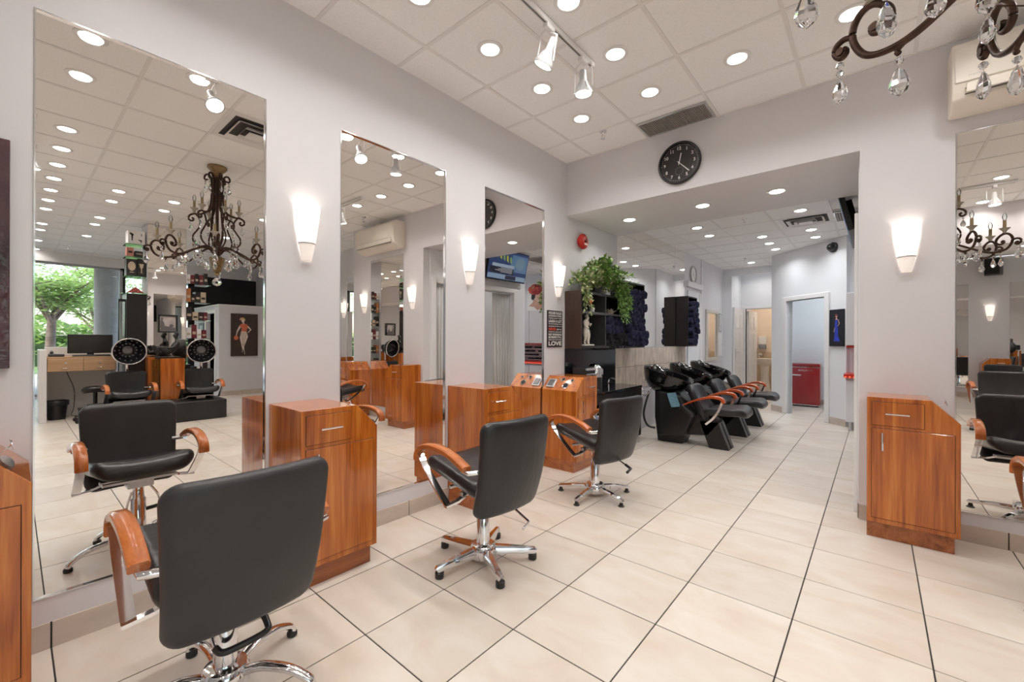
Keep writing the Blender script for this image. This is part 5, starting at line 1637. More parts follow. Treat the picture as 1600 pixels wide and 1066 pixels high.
ob('housing', G().lathe([(0.075, 0.0), (0.075, 0.03), (0.06, 0.04)], 20), BLACKP, t, smooth=40)
ob('dome', G().lathe([(0.062, 0.035), (0.055, 0.075), (0.03, 0.10), (0.0, 0.108)], 20), GLOSSB, t, smooth=60)

# ---- red lit counter nook
t = thing('upper_cabinets', 'white upper cabinets over the red lit counter', 'cabinet', (0, 0, 0))
ny = 7.998
for k, (a, b) in enumerate(((-0.325, 0.28), (0.285, 0.90), (0.905, 1.6))):
    ob('cupboard', G().box(a, b, ny - 0.33, ny, 1.20, 1.945), WHITEB if k else WALLC, t, bevel=0.003)
    ob('cupboard_door', G().box(a + 0.004, b - 0.004, ny - 0.349, ny - 0.331, 1.205, 1.94), TRIMW, t, bevel=0.002)
t = thing('lower_cabinets', 'white base cabinets under the red edged worktop', 'cabinet', (0, 0, 0))
for a, b in ((-0.325, 0.28), (0.285, 0.90), (0.905, 1.6)):
    ob('cupboard', G().box(a, b, ny - 0.33, ny, 0.12, 0.715), TRIMW, t, bevel=0.003)
    ob('cupboard_door', G().box(a + 0.004, b - 0.004, ny - 0.349, ny - 0.331, 0.125, 0.71), TRIMW, t, bevel=0.002)
for x in (-0.27, 0.6, 1.5):
    ob('leg', G().cyl((x, ny - 0.25, 0), (x, ny - 0.25, 0.12), 0.02, 12), STEEL, t)
t = thing('red_worktop', 'red counter top with a glowing led edge in the nook', 'worktop', (0, 0, 0))
ob('slab', G().box(-0.345, 1.6, ny - 0.40, ny, 0.745, 0.80), REDB, t, bevel=0.003)
g = G()
for k in range(40):
    g.box(-0.335 + 0.048 * k, -0.315 + 0.048 * k, ny - 0.405, ny - 0.4005, 0.752, 0.768)
ob('led_strip', g, REDLED, t)
ob('riser', G().box(-0.325, 1.6, ny - 0.32, ny, 0.716, 0.744), TRIMW, t)
t = thing('product_rack', 'pink white rack with rows of dark colour tubes above the red worktop', 'rack', (0, 0, 0))
ob('back_panel', G().box(0.30, 1.6, ny - 0.02, ny, 0.801, 1.165), mat('blush panel', (0.70, 0.50, 0.46), 0.5), t)
ob('red_rail', G().box(-0.32, 1.6, ny - 0.33, ny, 1.168, 1.198), REDB, t)
for r in range(4):
    z = 0.83 + 0.085 * r
    ob('rack_shelf', G().box(0.62, 1.6, ny - 0.12, ny - 0.021, z - 0.012, z - 0.002), WHITEB, t)
for r in range(4):
    z = 0.83 + 0.085 * r
    for k in range(9):
        if (k * 7 + r * 3) % 5 == 0: continue
        x = 0.66 + 0.10 * k
        put('colour_box', G().box(x, x + 0.06, ny - 0.11, ny - 0.03, z - 0.0015, z + 0.035).mesh('colour_box', INKK), None, label='small dark colour box on the pale rack, %s row up, %s place from the left' % (ORD[r], ORD[k]), cat='box', group='colour boxes on the rack')
t = thing('canvas_picture', 'white canvas of a woman wearing a huge red flower hat, above the white cabinets', 'picture')
Mp = frame((0.56, ny - 0.06, 1.947), (1, 0, 0), (0, 0, 1))
t.matrix_world = Mp
ob('canvas', G().box(0, 0.60, 0, 0.66, 0.0, 0.03), WHITEB, t)
POP = mat('poppy paint', (0.62, 0.10, 0.07), 0.6, var=0.5, scale=18)
POP2 = mat('dark poppy paint', (0.36, 0.04, 0.035), 0.6, var=0.4, scale=18)
fl = lambda pts: [(0.60 - x, y) for x, y in pts]
ob('painted_shoulders', G().prism(fl([(0.05, 0.12), (0.16, 0.20), (0.20, 0.28), (0.30, 0.28), (0.32, 0.20), (0.48, 0.16), (0.50, 0.06), (0.30, 0.02), (0.20, 0.10)]), 0.0302, 0.0308), SKINP, t)
ob('painted_face', G().prism(fl(ell(0.31, 0.34, 0.085, 0.10)), 0.0309, 0.0314), mat('painted face', (0.66, 0.42, 0.32), 0.6), t)
ob('painted_hair', G().prism(fl([(0.14, 0.42), (0.12, 0.30), (0.17, 0.25), (0.23, 0.30), (0.25, 0.42)]), 0.0315, 0.032), mat('dark hair paint', (0.06, 0.05, 0.06), 0.6), t)
for k, (cx, cy, rx, ry, mm) in enumerate(((0.20, 0.50, 0.17, 0.10, POP), (0.42, 0.47, 0.16, 0.075, POP), (0.30, 0.44, 0.15, 0.05, POP2), (0.26, 0.58, 0.13, 0.06, POP), (0.36, 0.56, 0.12, 0.06, POP2), (0.29, 0.53, 0.06, 0.035, POP))):
    ob('painted_petal', G().prism(fl([(x + 0.012 * math.sin(9 * i), y + 0.012 * math.cos(7 * i)) for i, (x, y) in enumerate(ell(cx, cy, rx, ry, 18))]), 0.0322 + 0.0006 * k, 0.0327 + 0.0006 * k), mm, t)
t = thing('plant_pot', 'little green plant beside the red flower canvas on the white cabinets', 'plant', (0.42, ny - 0.15, 1.946))
ob('pot', G().lathe([(0.03, 0.0), (0.045, 0.07), (0.0, 0.065)], 14), WHITEP, t, smooth=40)
g = G()
for k in range(40):
    d = Vector((rnd.gauss(0, 0.5), rnd.gauss(0, 0.5), 1 + rnd.random()))
    leaf_quads(g, Vector((0, 0, 0.06)) + d * rnd.uniform(0.02, 0.10), d + Vector((rnd.gauss(0, .6), rnd.gauss(0, .6), 0)), 0.05, Vector((1, 0.3, 0)))
f = ob('foliage', g, LEAF, t); f['kind'] = 'stuff'

# ---- tilted television over the curtain doorway
t = thing('television', 'flat television with a blue news picture tilted over the curtain doorway', 'television')
TVW, TVH = 1.02, 0.52
up = Vector((-0.23, 0, 1)).normalized()
Mt = frame(Vector((-0.20, 6.11, 2.295)), (0, -1, 0), up)
t.matrix_world = Mt
ob('housing', G().box(0, TVW, 0, TVH, -0.045, 0.0), BLACKP, t, bevel=0.004)
SCRB = emit('screen navy', (0.02, 0.05, 0.16), 0.42, (0.01, 0.01, 0.02))
ob('screen', G().box(0.012, TVW - 0.012, 0.018, TVH - 0.012, 0.0003, 0.0012), SCRB, t)
def scr(name, pts, col, st, z): ob(name, G().prism([(px_, py_ * 0.83) for px_, py_ in pts], z, z + 0.0004), emit('screen ' + name, col, st * 0.42, (0.02, 0.02, 0.02)), t)
rp = random.Random(5)
scr('map_water', [(0.02, 0.21), (0.40, 0.21), (0.47, 0.33), (0.44, 0.56), (0.02, 0.56)], (0.10, 0.20, 0.36), 1.0, 0.0014)
scr('map_land', [(0.10, 0.30), (0.22, 0.26), (0.36, 0.34), (0.30, 0.50), (0.16, 0.54), (0.08, 0.44)], (0.16, 0.26, 0.34), 1.0, 0.0019)
for k in range(5):
    x = 0.44 + 0.09 * k
    y = 0.36 + 0.02 * k
    scr('rain_band', [(x, y), (x + 0.05, y + 0.04), (x + 0.07, y + 0.13), (x + 0.03, y + 0.15), (x + 0.01, y + 0.08)], (0.45, 0.45, 0.03) if k % 2 else (0.22, 0.36, 0.12), 1.0, 0.0024)
scr('headline', [(0.36, 0.27), (0.92, 0.27), (0.92, 0.335), (0.36, 0.335)], (0.33, 0.42, 0.52), 1.0, 0.0029)
scr('headline_dark', [(0.36, 0.14), (0.97, 0.14), (0.97, 0.265), (0.36, 0.265)], (0.012, 0.014, 0.03), 1.0, 0.0029)
scr('ticker', [(0.02, 0.03), (1.0, 0.03), (1.0, 0.125), (0.02, 0.125)], (0.26, 0.36, 0.50), 1.0, 0.0029)
scr('logo_block', [(0.28, 0.035), (0.56, 0.035), (0.56, 0.12), (0.28, 0.12)], (0.015, 0.015, 0.05), 1.0, 0.0034)
for k in range(4):
    scr('text_line', [(0.40, 0.245 - 0.026 * k), (0.70 + 0.07 * (k % 3), 0.245 - 0.026 * k), (0.70 + 0.07 * (k % 3), 0.257 - 0.026 * k), (0.40, 0.257 - 0.026 * k)], (0.45, 0.45, 0.5), 1.0, 0.0038)
ob('wall_arm', G().box(0.46, 0.56, 0.1, 0.4, -0.10, -0.046), BLACKP, t)

# ---- curtain in the doorway
t = thing('curtain', 'gathered white curtain hanging in the doorway under the television', 'curtain', (0, 0, 0))
def curtain_cloth(ya, yb, seed):
    n = 60
    vs, fs = [], []
    for i in range(n + 1):
        u = i / n
        for j, z in enumerate((2.09, 1.6, 1.0, 0.05)):
            amp = 0.018 + 0.006 * j
            y = ya + (yb - ya) * u
            vs.append((-0.035 + amp * math.sin(u * 2 * PI * 6.5 + 0.3 * j + seed) + 0.008 * math.sin(u * 40), y + 0.01 * math.cos(u * 2 * PI * 6.5), z))
    for i in range(n):
        for j in range(3):
            a = i * 4 + j
            fs.append((a, a + 4, a + 5, a + 1))
    return G().add(vs, fs)
o = ob('cloth', curtain_cloth(5.89, 5.44, 0), CURT, t, smooth=70)
md = o.modifiers.new('s', 'SOLIDIFY'); md.thickness = 0.003
t2 = thing('curtain', 'second gathered white curtain at the near side of the doorway, seen in the middle mirror', 'curtain', (0, 0, 0))
o = ob('cloth', curtain_cloth(4.15, 4.52, 1.0), CURT, t2, smooth=70)
md = o.modifiers.new('s', 'SOLIDIFY'); md.thickness = 0.003
ob('rod', G().cyl((-0.035, 4.121, 2.105), (-0.035, 5.919, 2.105), 0.010, 12), STEEL, t, smooth=40)
t = thing('light_switch', 'white switch plate inside the curtain room', 'switch', (0.3, 6.148, 1.1))
ob('plate', G().box(-0.04, 0.04, -0.006, 0, -0.06, 0.06), WHITEP, t, bevel=0.002)
ob('rocker', G().box(-0.015, 0.015, -0.010, -0.006, -0.03, 0.03), WHITEB, t)
t = thing('ceiling_light', 'unseen lamp added inside the curtained room to brighten the curtain', 'lamp', (0.9, 5.2, H2))  # no visible source here; lamp added so the curtain looks bright
struct('ceiling_inner', G().box(0.02, 1.74, 4.02, 6.15, H2 + 0.0005, H2 + 0.05), WALLC)
ob('lamp_base', G().lathe([(0.14, 0), (0.14, -0.02)], 24), WHITEP, t)
ob('diffuser', G().lathe([(0.13, -0.02), (0.11, -0.045), (0.0, -0.055)], 24), emit('added fill lamp glow', (1.0, 0.95, 0.9), 26), t, smooth=60)

# ================================================================== RECEPTION AND WAITING CORNER (seen in the mirrors)
t = thing('reception_desk', 'reception counter with two light wood drawers under the dark monitor', 'desk', (0, 0, 0))
ob('end_panel', G().box(4.37, 5.05, 0.265, 0.345, 0.0, 1.095), WHITEP, t, bevel=0.004)
ob('top', G().box(4.40, 5.0, 0.346, 1.135, 0.958, 0.985), DESKW, t, bevel=0.002)
ob('rear_ledge', G().box(5.0, 5.14, 0.346, 1.135, 0.0, 1.13), WHITEP, t, bevel=0.003)
ob('side_panel', G().box(4.42, 5.0, 1.115, 1.135, 0.0, 0.957), WHITEP, t)
for a, b in ((0.350, 0.735), (0.738, 1.112)):
    d = ob('drawer', G().box(4.392, 4.93, a, b, 0.760, 0.955), DESKW, t, bevel=0.003)
    ym = (a + b) / 2
    ob('handle', G().tube([(4.392, ym - 0.04, 0.815), (4.37, ym - 0.035, 0.808), (4.37, ym + 0.035, 0.808), (4.392, ym + 0.04, 0.815)], 0.005, 8), CHROME, d, smooth=50)
    ob('lock', G().cyl((4.392, ym, 0.885), (4.384, ym, 0.885), 0.014, 14), STEEL, d, smooth=40)
t = thing('computer_monitor', 'wide black computer monitor on the reception counter', 'monitor', (4.66, 0.84, 0.9855))
ob('bezel', G().box(-0.01, 0.03, -0.265, 0.265, 0.045, 0.352), BLACKP, t, bevel=0.006)
ob('screen', G().box(-0.0125, -0.0105, -0.245, 0.245, 0.07, 0.335), SCREEN, t)
ob('stand', G().box(-0.02, 0.08, -0.10, 0.10, 0.0, 0.012).box(0.01, 0.035, -0.04, 0.04, 0.012, 0.06), BLACKP, t, bevel=0.003)
t = thing('keyboard', 'black keyboard in front of the reception monitor', 'keyboard', (4.50, 0.84, 0.9855))
ob('body', G().box(-0.07, 0.07, -0.22, 0.22, 0, 0.02), BLACKP, t, bevel=0.004)
g = G()
for i in range(4):
    for k in range(12):
        g.box(-0.055 + 0.03 * i, -0.032 + 0.03 * i, -0.205 + 0.035 * k, -0.177 + 0.035 * k, 0.0201, 0.026)
ob('keys', g, mat('dark keys', (0.05, 0.05, 0.05), 0.5), t)
t = thing('telephone', 'grey desk telephone on the left end of the reception counter', 'telephone', (4.55, 0.45, 0.9855))
ob('base', G().box(-0.09, 0.09, -0.085, 0.085, 0, 0.045), mat('dark grey plastic', (0.06, 0.06, 0.065), 0.4), t, bevel=0.008)
ob('handset', G().tube([(-0.08, -0.05, 0.06), (0.0, -0.05, 0.075), (0.08, -0.05, 0.06)], 0.02, 8), BLACKP, t, smooth=50)
g = G()
for i in range(4):
    for k in range(3):
        g.box(-0.06 + 0.032 * i, -0.04 + 0.032 * i, 0.0 + 0.026 * k, 0.018 + 0.026 * k, 0.0451, 0.050)
ob('keypad', g, WHITEP, t)
t = thing('waste_bin', 'black waste bin with a plastic liner under the reception counter', 'bin', (4.66, 0.46, 0))
ob('bin_body', G().lathe([(0.10, 0.0), (0.13, 0.29), (0.122, 0.29), (0.095, 0.01), (0.0, 0.01)], 20), BLACKP, t, smooth=40)
ob('liner', G().lathe([(0.118, 0.20), (0.132, 0.296), (0.142, 0.285), (0.139, 0.22)], 16, cap=False), mat('black liner film', (0.02, 0.02, 0.022), 0.25, bump=0.6, bscale=25), t, smooth=50)
t = thing('saddle_stool', 'black saddle stool on castors by the reception counter', 'stool', (4.05, 0.84, 0))
def ssf(x, y, z): return (x, y, 0.475 + z + 0.9 * x * x - 0.6 * y * y + (0.05 if abs(x) < 0.05 else 0) * 0)
ob('seat', G().pad(0.36, 0.30, 0.07, 0.11, 0.034, ssf), LEATHER, t, smooth=60)
ob('column', G().cyl((0, 0, 0.10), (0, 0, 0.45), 0.025, 14), BLACKP, t, smooth=40)
for k in range(5):
    a = 2 * PI * k / 5 + 0.3
    l = ob('base_leg', G().sweep([(0.02 * math.cos(a), 0.02 * math.sin(a), 0.11), (0.25 * math.cos(a), 0.25 * math.sin(a), 0.075)], [(-0.018, -0.012), (0.018, -0.012), (0.018, 0.012), (-0.018, 0.012)]), BLACKP, t)
    ob('castor', G().cyl((0.25 * math.cos(a) - 0.012, 0.25 * math.sin(a), 0.03), (0.25 * math.cos(a) + 0.012, 0.25 * math.sin(a), 0.03), 0.03, 12), BLACKP, l, smooth=40)
t = thing('power_cable', 'thin black cable hanging below the reception drawers', 'cable', (0, 0, 0))
ob('cord', G().tube(smooth_path([(4.95, 0.62, 0.95), (4.9, 0.58, 0.75), (4.8, 0.66, 0.45), (4.82, 0.66, 0.15), (4.86, 0.64, 0.012), (4.88, 0.80, 0.010)], 6), 0.005, 6), BLACKP, t, smooth=60)
t = thing('foot_rail', 'low black footrest shelf under the reception counter', 'footrest', (4.55, 0.90, 0))
ob('shelf', G().box(-0.14, 0.14, -0.21, 0.21, 0.13, 0.15), BLACKP, t)
for y in (-0.19, 0.19):
    ob('leg', G().box(-0.12, 0.12, y - 0.012, y + 0.012, 0.0, 0.13), BLACKP, t)

# ---- waiting platform with two dryer chairs
t = thing('platform', 'low black leather covered platform under the two hood dryer chairs', 'platform', (0, 0, 0))
ob('box', G().box(2.90, 3.75, 0.72, 2.27, 0.0, 0.30), mat('black vinyl platform', (0.020, 0.020, 0.021), 0.45, var=0.2, bump=0.1, bscale=60), t, bevel=0.01)
make_chair('black waiting chair under the left hood dryer, as reflected beside the reception counter', (3.24, 1.125, 0), ang(180), 'none', zoff=-0.075)
make_chair('black waiting chair under the right hood dryer, near the white closet in the mirror', (3.24, 1.99, 0), ang(184), 'none', zoff=-0.075)
def hood(label, loc, rz):
    """bowl opens toward local -Y"""
    t = thing('hood_dryer', label, 'hair dryer', loc, rz)
    M = Matrix.Rotation(PI / 2 + 0.12, 4, 'X')
    R_ = 0.195
    outer = [(R_ * math.cos(a), -R_ * 1.05 * math.sin(a)) for a in [PI / 2 * k / 8 for k in range(9)]]
    ob('hood_shell', G().lathe([(max(0, r), z) for r, z in outer], 32, cap=False).xf(M), BLACKP, t, smooth=60)
    ob('hood_liner', G().lathe([(max(0.0, r * 0.955), z * 0.94) for r, z in outer], 32, cap=False).xf(M), mat_hood, t, smooth=60)
    ob('chrome_rim', G().tube([(R_ * math.cos(2 * PI * k / 40), R_ * math.sin(2 * PI * k / 40), 0.0) for k in range(40)], 0.0095, 8, closed=True).xf(M), CHROME, t, smooth=60)
    g = G()
    for k in range(14):
        a = 2 * PI * k / 14
        for rr, zz in ((0.155, -0.105), (0.10, -0.152)):
            g.lathe([(0.0, 0.0), (0.010, 0.0), (0.010, 0.006), (0.0, 0.006)], 8, (rr * math.cos(a), rr * math.sin(a), zz))
    g.lathe([(0.06, -0.18), (0.06, -0.165), (0.045, -0.160), (0.0, -0.162)], 16)
    ob('vent_nozzles', g.xf(M), mat_nozzle, t, smooth=40)
    ob('stand_pole', G().tube([(0, 0.20, 0.0), (0, 0.24, -0.10), (0, 0.24, 0.302 - loc[2])], 0.018, 10, up=(1, 0, 0)), CHROME, t, smooth=50)
    ob('motor_box', G().box(-0.07, 0.07, 0.17, 0.27, -0.07, 0.09), BLACKP, t, bevel=0.015, seg=2)
    return t
mat_nozzle = mat('dark nozzle metal', (0.16, 0.16, 0.17), 0.3, 0.8)
mat_hood = mat('dark glossy hood lining', (0.03, 0.03, 0.035), 0.12, 0.4, var=0.3, scale=20)
hood('left black hood dryer with a chrome rim above the waiting chair', (3.40, 1.15, 1.075), -PI / 2)
hood('right hood dryer with a chrome rim beside the dark sculpture', (3.40, 2.05, 1.07), -PI / 2 + 0.2)
t = thing('sculpture_plinth', 'glossy cherry wood plinth cabinet between the two hood dryers', 'plinth', (0, 0, 0))
ob('body', G().box(3.47, 3.74, 1.527, 1.836, 0.302, 0.954), WOOD, t, bevel=0.002)
t = thing('side_plinth', 'narrow cherry wood box with an acrylic front left of the sculpture plinth', 'plinth', (0, 0, 0))
ob('body', G().box(3.56, 3.74, 1.385, 1.523, 0.302, 0.975), WOOD, t, bevel=0.002)
ob('acrylic_front', G().box(3.51, 3.556, 1.43, 1.52, 0.35, 0.94), GLASSD, t)
t = thing('sculpture', 'black bronze sculpture of a reclining woman with a baby on the wood plinth', 'sculpture', (3.58, 1.625, 0.9545))
ob('base_slab', G().box(-0.09, 0.12, -0.16, 0.17, 0.0, 0.025), BRZS, t, bevel=0.003)
V = [(0.0, 0.06, 0.085), (0.0, 0.10, 0.15), (0.0, 0.13, 0.225), (0.0, 0.145, 0.275), (0.0, 0.125, 0.315), (0.0, 0.115, 0.355), (0.0, 0.09, 0.395),
     (-0.03, -0.02, 0.10), (-0.03, -0.10, 0.19), (-0.03, -0.13, 0.10), (-0.03, -0.10, 0.045),
     (0.04, -0.01, 0.075), (0.04, -0.10, 0.065), (0.03, -0.165, 0.19), (0.03, -0.15, 0.215),
     (-0.05, 0.13, 0.255), (-0.075, 0.075, 0.18), (-0.05, 0.0, 0.16),
     (0.05, 0.145, 0.255), (0.075, 0.155, 0.17), (0.06, 0.10, 0.10)]
Ed = [(0, 1), (1, 2), (2, 3), (3, 4), (4, 5), (5, 6), (0, 7), (7, 8), (8, 9), (9, 10), (0, 11), (11, 12), (12, 13), (13, 14), (3, 15), (15, 16), (16, 17), (3, 18), (18, 19), (19, 20)]
Ra = [(0.058, 0.060), (0.044, 0.042), (0.050, 0.040), (0.040, 0.032), 0.020, 0.036, 0.038, 0.045, 0.034, 0.026, 0.022, 0.048, 0.036, 0.030, 0.022, 0.024, 0.019, 0.015, 0.024, 0.019, 0.016]
skin_body('body', V, Ed, Ra, BRZS, t)
skin_body('infant', [(-0.02, -0.01, 0.165), (-0.02, -0.055, 0.175), (-0.02, -0.085, 0.19), (-0.02, 0.03, 0.15)], [(0, 1), (1, 2), (0, 3)], [0.035, 0.026, 0.034, 0.024], BRZS, t)
ob('hair_bun', G().lathe([(0.0, -0.035), (0.03, -0.02), (0.036, 0.0), (0.025, 0.028), (0.0, 0.036)], 14, (0.0, 0.125, 0.395)), BRZS, t, smooth=60)

# ---- black display tower, mirrored column, glass shelves of boxes
t = thing('display_tower', 'tall black display cupboard left of the mirrored column', 'cupboard', (0, 0, 0))
ob('carcass', G().box(4.0, 4.40, 1.192, 1.438, 0.0, 1.995), BLACKW, t, bevel=0.003)
ob('top_plate', G().box(3.99, 4.41, 1.15, 1.440, 1.996, 2.012), GLASSD, t)
dr = ob('glass_door', G().box(4.02, 4.04, 1.095, 1.11, 0.05, 1.90).box(4.02, 4.04, 1.175, 1.19, 0.05, 1.90).box(4.02, 4.04, 1.11, 1.175, 1.86, 1.90).box(4.02, 4.04, 1.11, 1.175, 0.05, 0.09), BLACKP, t)
ob('pane', G().box(4.027, 4.033, 1.11, 1.175, 0.09, 1.86), GLASS, dr)
ob('handle', G().box(4.01, 4.02, 1.18, 1.188, 1.15, 1.25), GOLD, dr)
struct('column', G().box(4.012, 4.46, 1.445, 1.972, 0.0, H), WALL)
flat_mirror('full height mirror on the square column behind the sculpture', (4.012, 1.964, 0.006), (0, -1, 0), 0.511, H - 0.02)
t = thing('framed_photo', 'black framed monochrome salon photograph on the mirrored column', 'picture')
t.matrix_world = frame((4.003, 1.845, 1.375), (0, -1, 0), (0, 0, 1))
ob('frame', G().box(0, 0.265, 0, 0.025, 0.002, 0.03).box(0, 0.265, 0.275, 0.30, 0.002, 0.03).box(0, 0.025, 0.025, 0.275, 0.002, 0.03).box(0.24, 0.265, 0.025, 0.275, 0.002, 0.03), BLACKP, t)
ob('photograph', G().box(0.025, 0.24, 0.025, 0.275, 0.003, 0.012), mat('grey photo paper', (0.52, 0.47, 0.46), 0.4, var=0.15, scale=12), t)
GP = mat('grey photo figures', (0.16, 0.15, 0.15), 0.5)
ob('photo_figures', G().prism([(0.03, 0.03), (0.235, 0.03), (0.22, 0.09), (0.17, 0.11), (0.10, 0.10), (0.03, 0.08)], 0.0122, 0.0128).prism([(0.17, 0.08), (0.235, 0.08), (0.23, 0.20), (0.205, 0.215), (0.18, 0.16)], 0.0129, 0.0134).prism(ell(0.21, 0.23, 0.018, 0.022), 0.0122, 0.0128).prism(ell(0.085, 0.115, 0.03, 0.03), 0.0135, 0.014), GP, t)
# glass shelves above the tower
def glass_shelf(label, x0, x1, y0, y1, z):
    t = thing('glass_shelf', label, 'shelf', (0, 0, z))
    ob('pane', G().box(x0, x1, y0, y1, -0.008, 0.0), GLASSD, t)
    ob('bracket', G().box(x0 + 0.02, x0 + 0.04, y1 - 0.01 if y0 < 1.4 else y0, y1 if y0 < 1.4 else y0 + 0.01, -0.03, -0.0085).box(x1 - 0.04, x1 - 0.02, y1 - 0.01 if y0 < 1.4 else y0, y1 if y0 < 1.4 else y0 + 0.01, -0.03, -0.0085), STEEL, t)
for z, l in ((2.285, 'glass shelf with the two dark lamp boxes over the black tower'), (2.600, 'glass shelf with small product boxes above the black tower'), (2.805, 'top glass shelf carrying the white hair dryer box')):
    glass_shelf(l, 4.02, 4.36, 1.185, 1.444, z)
def carton(name, label, x0, x1, y0, y1, z0, z1, mt, deco=(), group=None, cat='box'):
    """deco: list of (part name, outline in (v: 0..1 to the viewer's right seen from -X, u), material)"""
    t = thing(name, label, cat, ((x0 + x1) / 2, (y0 + y1) / 2, z0), 0, group)
    a, b, c = (x1 - x0) / 2, (y1 - y0) / 2, z1 - z0
    ob('box', G().box(-a, a, -b, b, 0, c), mt, t, bevel=0.0015)
    M = frame((-a, b, 0), (0, -1, 0), (0, 0, 1))
    for nme, pts, mm in deco:
        ob(nme, poly([(p[0] * 2 * b, p[1] * c) for p in pts], M, 0.0008, 0.0003), mm, t)
    return t
DK = mat('charcoal carton', (0.020, 0.016, 0.016), 0.4)
CRM = mat('cream carton print', (0.55, 0.45, 0.33), 0.5)
PNK = mat('pink carton', (0.55, 0.22, 0.18), 0.5)
TAN = mat('orange tan carton', (0.50, 0.19, 0.06), 0.45)
WINE = mat('wine carton', (0.16, 0.02, 0.03), 0.4)
carton('hair_dryer_box', 'white hair dryer box on the top glass shelf, printed with a black dryer', 4.05, 4.30, 1.215, 1.425, 2.8055, 3.03, WHITEB,
       [('print', [(0.72, 0.75), (0.88, 0.82), (0.92, 0.72), (0.82, 0.62), (0.80, 0.25), (0.74, 0.22), (0.72, 0.60), (0.66, 0.66)], INKK), ('print', [(0.15, 0.32), (0.38, 0.36), (0.40, 0.30), (0.28, 0.26), (0.26, 0.14), (0.22, 0.14), (0.22, 0.26)], INKK), ('print', [(0.20, 0.62), (0.24, 0.62), (0.24, 0.80), (0.20, 0.80)], INKK)])
carton('product_box', 'small pink product box above the dark lamp boxes', 4.06, 4.2, 1.20, 1.285, 2.6005, 2.745, PNK, [('print', [(0.2, 0.4), (0.8, 0.4), (0.8, 0.62), (0.2, 0.62)], DK)])
carton('product_box', 'small black gold product box beside the pink box', 4.06, 4.2, 1.30, 1.40, 2.6005, 2.70, DK, [('print', [(0.15, 0.5), (0.85, 0.5), (0.85, 0.6), (0.15, 0.6)], CRM)])
carton('appliance_box', 'dark carton with a big cream oval on the lower glass shelf', 4.05, 4.25, 1.195, 1.325, 2.2855, 2.56, DK, [('oval_print', [(0.5 + 0.36 * math.cos(a), 0.58 + 0.27 * math.sin(a)) for a in [2 * PI * k / 24 for k in range(24)]], CRM), ('print', [(0.3, 0.2), (0.7, 0.2), (0.7, 0.24), (0.3, 0.24)], CRM)])
carton('appliance_box', 'dark carton with a cream goblet shape beside the oval one', 4.05, 4.25, 1.33, 1.43, 2.2855, 2.575, DK, [('goblet_print', [(0.2, 0.72), (0.8, 0.72), (0.68, 0.52), (0.57, 0.45), (0.56, 0.25), (0.66, 0.20), (0.34, 0.20), (0.44, 0.25), (0.43, 0.45), (0.32, 0.52)], CRM)])
t = thing('gift_box', 'red roof shaped gift box on top of the black tower', 'box', (4.15, 1.31, 2.0125))
ob('box', G().add([(-0.1, -0.11, 0), (-0.1, 0.11, 0), (-0.1, 0, 0.10), (0.1, -0.11, 0), (0.1, 0.11, 0), (0.1, 0, 0.10)], [(0, 1, 2), (3, 5, 4), (0, 3, 4, 1), (1, 4, 5, 2), (2, 5, 3, 0)]), mat('red floral carton', (0.32, 0.06, 0.05), 0.45, var=0.7, scale=40), t)
# glass product shelves right of the column
levels = (0.62, 0.95, 1.28, 1.60, 1.92, 2.24)
for k, z in enumerate(levels):
    glass_shelf('glass product shelf right of the mirrored column, level %s from the floor' % ('one', 'two', 'three', 'four', 'five', 'six')[k], 4.05, 4.40, 1.976, 2.34, z)
rb = random.Random(11)
cols = (DK, WINE, TAN, DK, WHITEB, WINE, CRM, DK)
for k, z in enumerate(levels):
    y = 1.985
    nb = 0
    while y < 2.30:
        w = rb.uniform(0.05, 0.085)
        if y + w > 2.335: break
        h = rb.uniform(0.14, 0.25)
        mm = cols[rb.randrange(len(cols))]
        nb += 1
        carton('product_box', '%s hair product carton, %s on glass shelf level %s beside the mirrored column' % ({DK: 'charcoal', WINE: 'wine red', TAN: 'orange tan', WHITEB: 'white', CRM: 'cream'}[mm], ORD[nb - 1], ('one', 'two', 'three', 'four', 'five', 'six')[k]), 4.08, 4.08 + rb.uniform(0.08, 0.2), y, y + w, z + 0.0005, z + h, mm,
               [('print', [(0.15, 0.3), (0.85, 0.3), (0.85, 0.5), (0.15, 0.5)], CRM if mm is not CRM else DK)], 'product cartons on the glass shelves')
        y += w + 0.008
# ---- white closet with poster
t = thing('coat_closet', 'free standing white closet block under the black wall panel', 'closet', (0, 0, 0))
x0, x1, y0, y1, zc = 6.03, 8.0, 3.0, 4.58, 2.035
g = G().box(x0, x0 + 0.08, y0, y1, 0, zc).box(x0 + 0.08, 6.30, y0, y0 + 0.08, 0, zc).box(6.98, x1, y0, y0 + 0.08, 0, zc).box(6.30, 6.98, y0, y0 + 0.08, 1.87, zc)
ob('walls', g, WALL, t)
ob('top_cap', G().box(x0 - 0.01, x1, y0 - 0.01, y1, zc, zc + 0.02), TRIMW, t)
ob('door_casing', G().box(6.22, 6.30, y0 - 0.02, y0, 0, 1.94).box(6.98, 7.06, y0 - 0.02, y0, 0, 1.94).box(6.30, 6.98, y0 - 0.02, y0, 1.87, 1.94), TRIMW, t)
ob('back_wall', G().box(6.11, x1, 4.2, 4.25, 0, zc), BLACKM, t)
ob('side_wall', G().box(x1 - 0.05, x1, y0 + 0.08, 4.2, 0, zc), BLACKM, t)
ob('hanging_rail', G().cyl((6.12, 3.6, 1.7), (7.94, 3.6, 1.7), 0.014, 12), CHROME, t, smooth=40)
skirting('baseboard_closet', (x0, y0, 0), (x0, y1, 0), BH, (-1, 0, 0))
t = thing('framed_poster', 'framed poster of a woman in coral top and striped trousers on the closet', 'poster')
t.matrix_world = frame((6.029, 3.775, 0.885), (0, -1, 0), (0, 0, 1))
PW, PH = 0.55, 0.975
